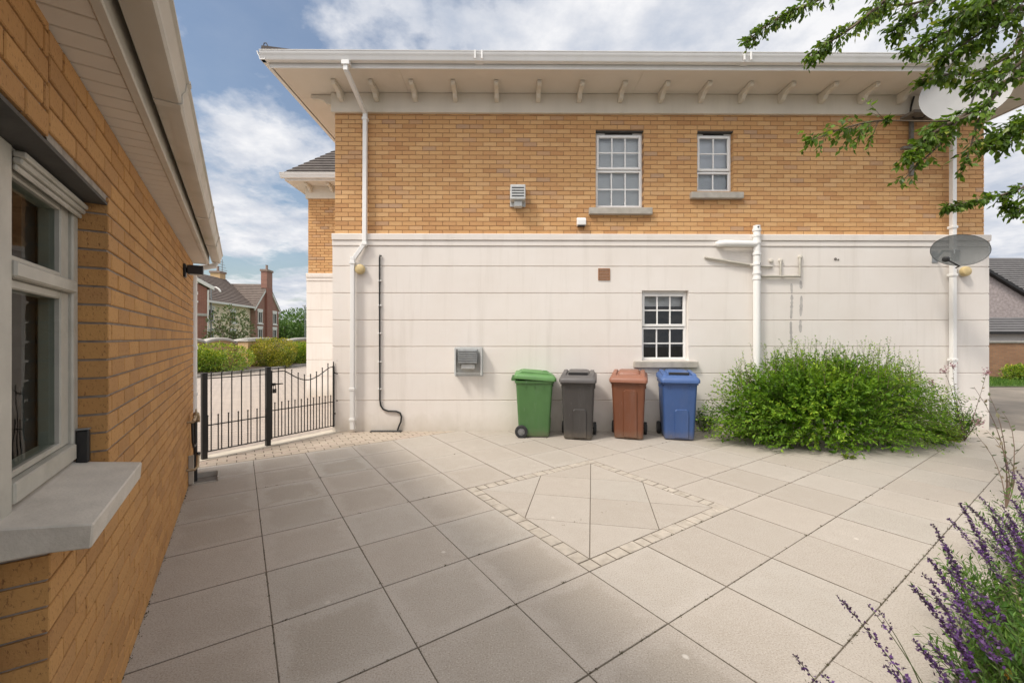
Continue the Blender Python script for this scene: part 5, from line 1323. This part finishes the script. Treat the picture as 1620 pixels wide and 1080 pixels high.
# ------------------------------------------------------------------ BACKGROUND LEFT
def blob_plant(name, label, cat, c, rx_, ry_, rz_, n, ln, mat, seed, trunk=None, group=None, base=0., lumps=6, boxy=.0):
    rg = random.Random(seed); t = thing(name, label, cat, T(c.x, c.y, base), group); mb = MB()
    cl = [(V((rg.uniform(-.6, .6)*rx_, rg.uniform(-.6, .6)*ry_, rz_*rg.uniform(.35, 1.35))), rg.uniform(.45, .7)) for _ in range(lumps)]
    for i in range(n):
        d = rdir(rg)
        if boxy: 
            m_ = max(abs(d.x), abs(d.y), abs(d.z)); d = d.lerp(d/m_*.8, boxy)
        if lumps and rg.random() < .75:
            o_, s_ = rg.choice(cl); p = V((o_.x+d.x*rx_*s_, o_.y+d.y*ry_*s_, o_.z+d.z*rz_*s_))
        else: p = V((d.x*rx_, d.y*ry_, rz_+d.z*rz_*.98))
        p += rdir(rg)*ln*rg.random()*1.5
        if p.z < .02: p.z = rg.uniform(.02, .3)
        r_ = rg.gauss(.5+.3*noise.noise(p*1.2), .22)
        leaf(mb, p, (d+rdir(rg)*.8+V((0, 0, .2))), rdir(rg), ln*rg.uniform(.7, 1.3), ln*.6, min(.98, max(.02, r_)), kind=1)
    mb.build('crown' if trunk else 'foliage', mat, t)
    sb = MB()
    if trunk:
        sb.tube([V((0, 0, -base-.05)), V((.05, 0, trunk*.6)), V((0, .05, trunk+rz_*.6))], [.16, .12, .05], 8)
        for i in range(7):
            a_ = i*.9; sb.tube([V((.03, 0, trunk*(.6+.05*i))), V((math.cos(a_)*rx_*.35, math.sin(a_)*ry_*.35, trunk+rz_*.5)), V((math.cos(a_)*rx_*.7, math.sin(a_)*ry_*.7, trunk+rz_*(.7+.1*i)))], [.06, .04, .015], 6)
        sb.build('trunk', M['bark'], t, smooth=50)
    else:
        for i in range(9): a_ = rg.uniform(0, 6.28); sb.tube([V((math.cos(a_)*.2, math.sin(a_)*.2, -.03)), V((math.cos(a_)*rx_*.5, math.sin(a_)*ry_*.5, rz_))], [.02, .008], 5)
        sb.build('stems', M['bark'], t)
    return t
def kp(px, d):        # point on a line parallel to the kerb, d metres behind it
    k_ = (px-CX)/F; o_ = k0-kn*d; s_ = (k_*o_.y-o_.x)/(kd.x-k_*kd.y); return o_+kd*s_
p = kp(344, 1.1); blob_plant('hedge', 'rounded green hedge beyond the fixed railing next to the garage', 'hedge', p, 1.45, 1.0, .64, 9000, .085, M['leaf_hedge'], 31, None, 'hedges along the drive', lumps=7)
p = kp(429, 1.1); blob_plant('hedge', 'yellow and pink tinged hedge in front of the brick pier', 'hedge', p, 1.15, .95, .76, 8000, .09, M['leaf_var'], 32, None, 'hedges along the drive', lumps=7)
p = kp(474, 1.2); blob_plant('hedge', 'golden green hedge beside the corner of the house wing', 'hedge', p, 1.1, 1.0, .64, 8000, .09, M['leaf_hedge'], 33, None, 'hedges along the drive', lumps=6)
p = kp(505, 1.3); blob_plant('hedge', 'hedge mostly hidden behind the house wing', 'hedge', p, 1.2, 1.0, .70, 2500, .1, M['leaf_hedge'], 34, None, 'hedges along the drive', lumps=6)
# garden wall with swept stone coping
def kl(x, y, z): return mk @ V((x, y, z))
def wall_piece(label, pa, pb, d, humps):
    a, b = kp(pa, d), kp(pb, d); t = thing('garden_wall', label, 'garden wall', Matrix.Translation(a) @ Matrix.Rotation(math.atan2((b-a).y, (b-a).x), 4, 'Z'), 'garden walls beyond the drive')
    L_ = (b-a).length; mb = MB(); n = 40; top = lambda x: 1.26+.17*abs(math.sin(math.pi*humps*x/L_))**.6
    for y, s_ in ((0, 1), (.24, -1)):
        mb.grid([[V((L_*i/n, y, -.05)) for i in range(n+1)], [V((L_*i/n, y, top(L_*i/n))) for i in range(n+1)]][::s_])
    mb.build('brickwork', M['buffwall'], t)
    mb = MB(); mb.grid([[V((L_*i/n, y, top(L_*i/n)+z)) for i in range(n+1)] for y, z in ((-.06, 0), (-.06, .10), (.0, .15), (.24, .15), (.30, .10), (.30, 0), (-.06, 0))]); mb.build('coping', M['coping'], t, smooth=30)
    return t
wall_piece('buff brick garden wall with swept pale coping behind the nearest hedge', 270, 371, 2.7, 2)
wall_piece('short coped garden wall between the pier and the tinged hedge', 372, 452, 2.75, 1)
wall_piece('coped garden wall behind the golden hedge by the house wing', 455, 515, 2.7, 1)
p = kp(391, 2.0); t = thing('brick_pier', 'buff brick pier standing between two hedges beyond the drive', 'pier', Matrix.Translation(p) @ Matrix.Rotation(math.atan2(kd.y, kd.x), 4, 'Z'))
mb = MB(); mb.box(-.28, .28, -.28, .28, -.05, 1.36); mb.build('brickwork', M['buffwall'], t)
mb = MB(); mb.box(-.34, .34, -.34, .34, 1.362, 1.44); mb.build('cap', M['coping'], t, bevel=.02)

# far houses
def far_window(parent, face, x, z, w, h, yo=-.02):
    mb = MB(); f = .09
    mb.box(x-w/2, x+w/2, yo-.05, yo+.02, z+h/2-f, z+h/2); mb.box(x-w/2, x+w/2, yo-.05, yo+.02, z-h/2, z-h/2+f)
    mb.box(x-w/2, x-w/2+f, yo-.05, yo+.02, z-h/2+f, z+h/2-f); mb.box(x+w/2-f, x+w/2, yo-.05, yo+.02, z-h/2+f, z+h/2-f); mb.box(x-.03, x+.03, yo-.04, yo+.02, z-h/2+f, z+h/2-f)
    mb.box(x-w/2-.12, x+w/2+.12, yo-.1, yo+.02, z-h/2-.14, z-h/2-.001); mb.box(x-w/2-.12, x+w/2+.12, yo-.05, yo+.02, z+h/2+.001, z+h/2+.28)
    o = mb.build('window', M['cap_white'], parent)
    mb = MB(); mb.face([(x-w/2+f, yo-.01, z-h/2+f), (x+w/2-f, yo-.01, z-h/2+f), (x+w/2-f, yo-.01, z+h/2-f), (x-w/2+f, yo-.01, z+h/2-f)]); mb.build('pane', M['dark'], o)
    return o
def chimney(parent, x, y, z0, z1, w, d, mat, pots=2, cap=True):
    mb = MB(); mb.box(x-w/2, x+w/2, y-d/2, y+d/2, z0, z1); c = mb.build('chimney', mat, parent)
    mb = MB(); mb.box(x-w/2-.08, x+w/2+.08, y-d/2-.08, y+d/2+.08, z1+.001, z1+.22)
    for i in range(pots): xx = x+(i-(pots-1)/2)*.4; mb.lathe([(.13, 0), (.12, .5), (.15, .55)], c=V((xx, y, z1+.22)), n=10)
    mb.build('pots', M['pot'], c)
# cream rendered house running away from the viewer, with a brick gable wing at its far end
O_ = V((-27.1, 43.0, 0)); fa = math.atan2(1, -.093)
FM = Matrix.Translation(O_) @ Matrix.Rotation(fa, 4, 'Z')
def fs(px): r_ = (px-CX)/F; return (-O_.x+O_.y*r_)/(-.093-r_)
ze, za_ = 4.75, 7.25; gl = fs(441)
cc = thing('brick_gable_house', 'two storey brown brick gable with chimney breast beyond the hedges', 'house', FM, 'houses across the road')
mb = MB(); mb.prism([(0, -.05), (gl, -.05), (gl, ze), (gl/2, za_), (0, ze)], 0, .3); mb.box(0, .3, .3, 9, -.05, ze); mb.box(gl-.3, gl, .3, 9, -.05, ze); mb.build('wall', M['gablebrick'], cc)
mb = MB(); mb.box(gl/2-.6, gl/2+.6, -.24, -.002, -.05, za_-.21); mb.build('chimney_breast', M['redbrick'], cc)
chimney(cc, gl/2, .1, za_-.2, 8.9, 1.25, .62, M['gablebrick'], 1)
chimney(cc, fs(374)+5.6, 5.0, 6.4, 8.6, 1.0, 1.0, M['buffwall'], 1)
mb = MB()
for s_ in (-1, 1): mb.prism([(gl/2+s_*(gl/2+.3), ze-.35), (gl/2+s_*(gl/2+.3), ze-.05), (gl/2, za_+.28), (gl/2, za_-.02)], -.12, -.01)
mb.build('verge_board', M['cap_white'], cc)
mb = MB()
for s_ in (-1, 1): tile_rows(mb, V((gl/2+s_*(gl/2+.35), -.15, ze-.1)), V((gl/2+s_*(gl/2+.35), 9, ze-.1)), V((gl/2, -.15, za_+.3)), V((gl/2, 9, za_+.3)), 14, .05)
mb.build('roof', M['tile_far'], cc)
for x in (fs(411), fs(434)):
    for z in (3.75, 1.9): far_window(cc, 0, x, z, .85, 1.25)
ch = thing('cream_house', 'long cream rendered house with a brown tiled roof beside the brick gable', 'house', FM @ T(0, .5, 0), 'houses across the road')
mb = MB(); mb.box(-14, -.05, 0, .3, -.05, ze); mb.box(-14, -13.7, .3, 8, -.05, ze); mb.build('wall', M['cream'], ch)
mb = MB(); tile_rows(mb, V((-14.3, -.5, ze+.02)), V((.0, -.5, ze+.02)), V((-14.3, 4.2, 8.1)), V((3.0, 4.2, 8.1)), 18, .06); mb.build('roof', M['tile_far'], ch)
mb = MB(); mb.box(-14.3, .0, -.64, -.52, ze-.12, ze+.06); mb.build('gutter', M['cap_white'], ch)
for x in (-9.5, -6.6, -3.2):
    for z in (3.6, 1.6): far_window(ch, 0, x, z, .9, 1.1)
mb = MB(); mb.tube([V((2.4, 4.2, 8)), V((2.4, 4.2, 10.2))], .04, 5)
for i in range(4): mb.tube([V((2.1-.2*i, 4.2, 9.9-.28*i)), V((2.7+.2*i, 4.2, 9.9-.28*i))], .025, 4)
mb.build('aerial', M['grey_metal'], ch)
rh = thing('red_brick_house', 'red brick house glimpsed past the garage corner with white verge', 'house', T((329-CX)/F*30, 30, 0) @ Matrix.Rotation(rad(44), 4, 'Z'), 'houses across the road')
def rz_(py): return H+(HY-py)/F*30
mb = MB(); mb.prism([(-6, -.05), (-.05, -.05), (-.05, rz_(456)), (-3.0, rz_(420)), (-6, rz_(456))], 0, .3); mb.build('wall', M['redbrick'], rh)
mb = MB(); mb.box(-.35, -.05, .3, 8, -.05, rz_(456)); mb.build('side_wall', M['redbrick'], rh)
mb = MB(); mb.prism([(-3.0, rz_(418)), (.35, rz_(459)), (.35, rz_(453)), (-3.0, rz_(412))], -.25, -.01); mb.build('verge_board', M['cap_white'], rh)
mb = MB(); tile_rows(mb, V((.35, -.25, rz_(453))), V((.35, 8, rz_(453))), V((-3, -.25, rz_(412))), V((-3, 8, rz_(412))), 12, .04); tile_rows(mb, V((-6.4, 8, rz_(453))), V((-6.4, -.25, rz_(453))), V((-3, 8, rz_(412))), V((-3, -.25, rz_(412))), 12, .04); mb.build('roof', M['tile_far'], rh)
mb = MB(); mb.tube([V((.0, -.1, rz_(459))), V((.0, -.1, 0))], .05, 8); mb.build('downpipe', M['cap_white'], rh, smooth=50)
mb = MB(); mb.box(-.9, -.05, -.06, -.001, rz_(500), rz_(496)); mb.build('string_course', M['coping'], rh)
far_window(rh, 0, -1.0, rz_(463), .6, 1.25)
blob_plant('tree', 'loose grey green small tree in front of the cream house', 'tree', V(((362-CX)/F*30, 30, 0)), 1.5, 1.4, 1.9, 2300, .19, M['leaf_silver'], 41, .8, 'trees across the road', lumps=9)
blob_plant('shrub', 'dark green shrub at the foot of the grey green tree', 'shrub', V(((370-CX)/F*29, 29, 0)), 1.9, .9, .55, 2600, .14, M['leaf_far'], 42, None, lumps=5)
blob_plant('tree', 'dense green tree beyond the brick gable house', 'tree', V(((470-CX)/F*62, 62, 0)), 3.4, 3.2, 2.9, 6000, .34, M['leaf_far'], 43, .9, 'trees across the road', lumps=9)
blob_plant('tree', 'low dark tree against the side of the brick gable house', 'tree', V(((449-CX)/F*56, 56, 0)), 1.5, 1.8, 1.9, 2500, .3, M['leaf_far'], 44, .6, 'trees across the road', lumps=6)
blob_plant('tree', 'green tree showing behind the corner of the house wing', 'tree', V(((498-CX)/F*60, 60, 0)), 3.0, 3.0, 3.0, 4000, .34, M['leaf_far'], 45, .9, 'trees across the road', lumps=8)
for px, py0, Y, lab in ((482.5, 484, 48, 'slim grey lamp post standing before the far green trees'),):
    t = thing('street_lamp', lab, 'street lamp', T((px-CX)/F*Y, Y, 0), 'street lamps'); hh = H+(HY-py0)/F*Y
    mb = MB(); mb.tube([V((0, 0, 0)), V((0, 0, 1)), V((0, 0, hh))], [.09, .07, .05], 8); mb.build('post', M['grey_metal'], t, smooth=50)
    mb = MB(); mb.box(-.3, .08, -.09, .09, hh, hh+.12); mb.build('lantern', M['pale_metal'], t, bevel=.03)
t = thing('street_lamp', 'street lamp with white curved arm before the brown roof of the cream house', 'street lamp', T((334-CX)/F*36, 36, 0), 'street lamps'); hh = H+(HY-455)/F*36
mb = MB(); mb.tube([V((0, 0, 0)), V((0, 0, 1)), V((0, 0, hh))], [.09, .07, .05], 8); mb.build('post', M['grey_metal'], t, smooth=50)
mb = MB(); mb.tube([V((0, 0, hh-.05)), V((.15, 0, hh+.05)), V((.45, 0, hh+.02)), V((.7, 0, hh-.15)), V((.85, 0, hh-.4))], [.05, .06, .07, .09, .06], 8); mb.build('lantern_arm', M['cap_white'], t, smooth=50)

# ------------------------------------------------------------------ BACKGROUND RIGHT
mb = MB(); mb.face([(9.5, 6.2, -.03), (60, 6.2, -.03), (60, 13.2, -.03), (8.0, 13.2, -.03), (8.0, 7.6, -.03)])
m_road = m_plain('worn_tarmac', (.24, .205, .165), .75, .35, .9, .4, 60, dirt=((.12, .105, .085), .45, .6, .6))
tag(mb.build('road', m_road), kind='structure')
mb = MB(); mb.face([(8, 13.2, -.01), (60, 13.2, -.01), (60, 15.9, .02), (8, 15.9, .02)]); tag(mb.build('grass_verge', M['grass']), kind='structure')
rg = random.Random(8); mb = MB()
for i in range(9000):
    p = V((rg.uniform(13.5, 24), rg.uniform(13.2, 15.8), -.01)); leaf(mb, p, V((rg.uniform(-.5, .5), rg.uniform(-.5, .5), 1)), V((0, 1, 0)), rg.uniform(.06, .16), .02, rg.random(), kind=1)
tag(mb.build('verge_grass', M['leaf_herb']), 'short rough grass growing along the far brick wall', 'grass', kind='stuff')
t = thing('garden_wall', 'old stained red brick wall with dark coping past the house corner', 'garden wall', T(10, 15.9, 0), 'garden walls beyond the drive')
mb = MB(); mb.box(0, 30, 0, .22, -.05, 1.36); mb.build('brickwork', M['oldwall'], t)
mb = MB(); mb.box(-.02, 30, -.05, .27, 1.361, 1.44); mb.build('coping', M['kerb'], t, bevel=.01)
blob_plant('shrub', 'leafy green shrub on the grass against the old brick wall', 'shrub', V(((1616-CX)/F*14.9, 14.9, 0)), .50, .4, .27, 1400, .09, M['leaf_hedge'], 51, lumps=5)
RY = 20.0
def qx(px, Y=RY): return (px-CX)/F*Y
def qz(py, Y=RY): return H+(HY-py)/F*Y
t = thing('tiled_outbuilding', 'low outbuilding with dark tiled lean-to roof above the old brick wall', 'outbuilding', T(qx(1540, 18), 18, 0))
mb = MB(); mb.box(0, 9, 0, .2, -.05, qz(527, 18)); mb.build('wall', M['cap_white'], t)
mb = MB(); tile_rows(mb, V((-.2, -.35, qz(525.5, 18))), V((9.5, -.35, qz(525.5, 18))), V((-.2, 1.6, qz(503, 18)+.1)), V((9.5, 1.6, qz(503, 18)+.1)), 6, .04); mb.build('roof', M['tile_slate'], t)
mb = MB(); mb.box(-.2, 9.5, -.46, -.36, qz(528.5, 18), qz(525, 18)); mb.build('gutter', M['iron'], t)
t = thing('pebbledash_house', 'grey pebbledash house with dark tiled roof past the house corner', 'house', T(qx(1560, 22), 22, 0))
Z = lambda py: qz(py, 22)
gx = qx(1560, 22)
L2 = [(qx(1500, 22)-gx, -.05), (qx(1700, 22)-gx, -.05), (qx(1700, 22)-gx, Z(515)), (qx(1530, 22)-gx, Z(415)), (qx(1500, 22)-gx, Z(415))]
mb = MB(); mb.prism(L2, 0, .3); mb.build('wall', M['pebble'], t)
mb = MB(); s0_, s1_ = V((qx(1500, 22)-gx, -.2, Z(397))), V((qx(1705, 22)-gx, -.2, Z(521)))
mb.prism([(s0_.x, s0_.z), (s1_.x, s1_.z), (s1_.x, s1_.z+.16), (s0_.x, s0_.z+.16)], -.25, -.02); mb.build('verge', M['iron'], t)
mb = MB(); tile_rows(mb, V((qx(1705, 22)-gx, -.2, Z(516))), V((qx(1705, 22)-gx+4, 9, Z(516))), V((qx(1500, 22)-gx, -.2, Z(392))), V((qx(1500, 22)-gx+4, 9, Z(392))), 26, .05)
mb.build('roof', M['tile_slate'], t)
t = thing('tiled_house', 'bungalow roof of dark tiles rising behind the pebbledash gable', 'house', T(qx(1545, 27), 27, 0))
Z = lambda py: qz(py, 27)
mb = MB(); e1_ = qx(1720, 27)-qx(1545, 27); mb.box(.3, e1_, .5, .8, -.05, Z(480)); mb.build('wall', M['pebble'], t)
mb = MB(); tile_rows(mb, V((-.5, -.3, Z(482))), V((e1_+.6, -.3, Z(482))), V((-.5, 4.2, Z(404)+.65)), V((qx(1609, 31.5)-qx(1545, 27), 4.2, Z(404)+.65)), 22, .05)
tile_rows(mb, V((e1_+.6, -.3, Z(482))), V((e1_+.6, 8.5, Z(482))), V((qx(1609, 31.5)-qx(1545, 27), 4.2, Z(404)+.65)), V((qx(1609, 31.5)-qx(1545, 27), 4.2, Z(404)+.65)), 22, .05)
mb.build('roof', M['tile_slate'], t)

# ------------------------------------------------------------------ SKY, SUN, CAMERA
SUN = V((-.74, -.52, 1.2)).normalized()
el_ = math.asin(SUN.z); az = math.atan2(SUN.x, SUN.y)
wd = bpy.data.worlds.new('World'); bpy.context.scene.world = wd; wd.use_nodes = True
nt = wd.node_tree; nt.nodes.clear(); k = N(nt)
out = k.n('ShaderNodeOutputWorld'); bg = k.n('ShaderNodeBackground')
sky = k.n('ShaderNodeTexSky'); sky.sky_type = 'NISHITA'; sky.sun_disc = False; sky.sun_elevation = el_; sky.sun_rotation = az
sky.air_density = 1.3; sky.dust_density = 1.5; sky.ozone_density = 2.0
g = k.n('ShaderNodeTexCoord').outputs['Generated']; sp = k.n('ShaderNodeSeparateXYZ'); k.l(g, sp.inputs[0])
zc = k.math('ADD', k.math('MAXIMUM', sp.outputs[2], 0.0), .22)
cb = k.n('ShaderNodeCombineXYZ'); k.l(k.math('DIVIDE', sp.outputs[0], zc), cb.inputs[0]); k.l(k.math('DIVIDE', sp.outputs[1], zc), cb.inputs[1]); cb.inputs[2].default_value = 3.7
n1 = k.noise(cb.outputs[0], 2.5, 10, .58); n2 = k.noise(cb.outputs[0], 4.2, 8, .6)
side = k.math('MULTIPLY', sp.outputs[0], .16)          # the cloud sheet closes towards +x
hz = k.math('MULTIPLY', k.math('MAXIMUM', k.math('SUBTRACT', .30, sp.outputs[2]), 0.0), .45)
mask = k.ramp(k.math('ADD', k.math('ADD', n1, side), hz), [(.375, .10), (.43, .48), (.485, .90), (.55, 1.)])
cloud = k.ramp(n2, [(.32, (4.4, 4.85, 5.7)), (.47, (5.9, 6.1, 6.6)), (.62, (7.6, 7.6, 7.75))])
c = k.mix(mask, sky.outputs[0], cloud)
# bright sky glow round the sun, added out of view to lift the light
vm = k.n('ShaderNodeVectorMath', operation='DOT_PRODUCT'); k.l(g, vm.inputs[0]); vm.inputs[1].default_value = SUN
fill_glow = k.ramp(k.math('MULTIPLY_ADD', vm.outputs['Value'], .5, .5), [(.78, 0.), (1.0, 1.)])
c = k.mix(fill_glow, c, (24, 23, 22))
k.l(c, bg.inputs['Color']); bg.inputs['Strength'].default_value = .105; k.l(bg.outputs[0], out.inputs[0])

sl = bpy.data.lights.new('sun', 'SUN'); sl.energy = 2.1; sl.angle = rad(10); sl.color = (1, .93, .83)
so = bpy.data.objects.new('sun', sl); col.objects.link(so); so.rotation_euler = (-SUN).to_track_quat('-Z', 'Y').to_euler(); so.location = SUN*30

cam = bpy.data.cameras.new('camera'); co = bpy.data.objects.new('camera', cam); col.objects.link(co)
cam.sensor_width = 36; cam.lens = F*36/1620; cam.shift_y = -(540-HY)/1620; cam.clip_start = .05; cam.clip_end = 2000
co.location = (0, 0, H); co.rotation_euler = (rad(90), 0, 0)
sc = bpy.context.scene; sc.camera = co
sc.view_settings.view_transform = 'Standard'; sc.view_settings.look = 'None'; sc.view_settings.exposure = 0.24; sc.view_settings.gamma = 1
sc.render.engine = 'CYCLES'; sc.cycles.max_bounces = 8; sc.cycles.transparent_max_bounces = 16
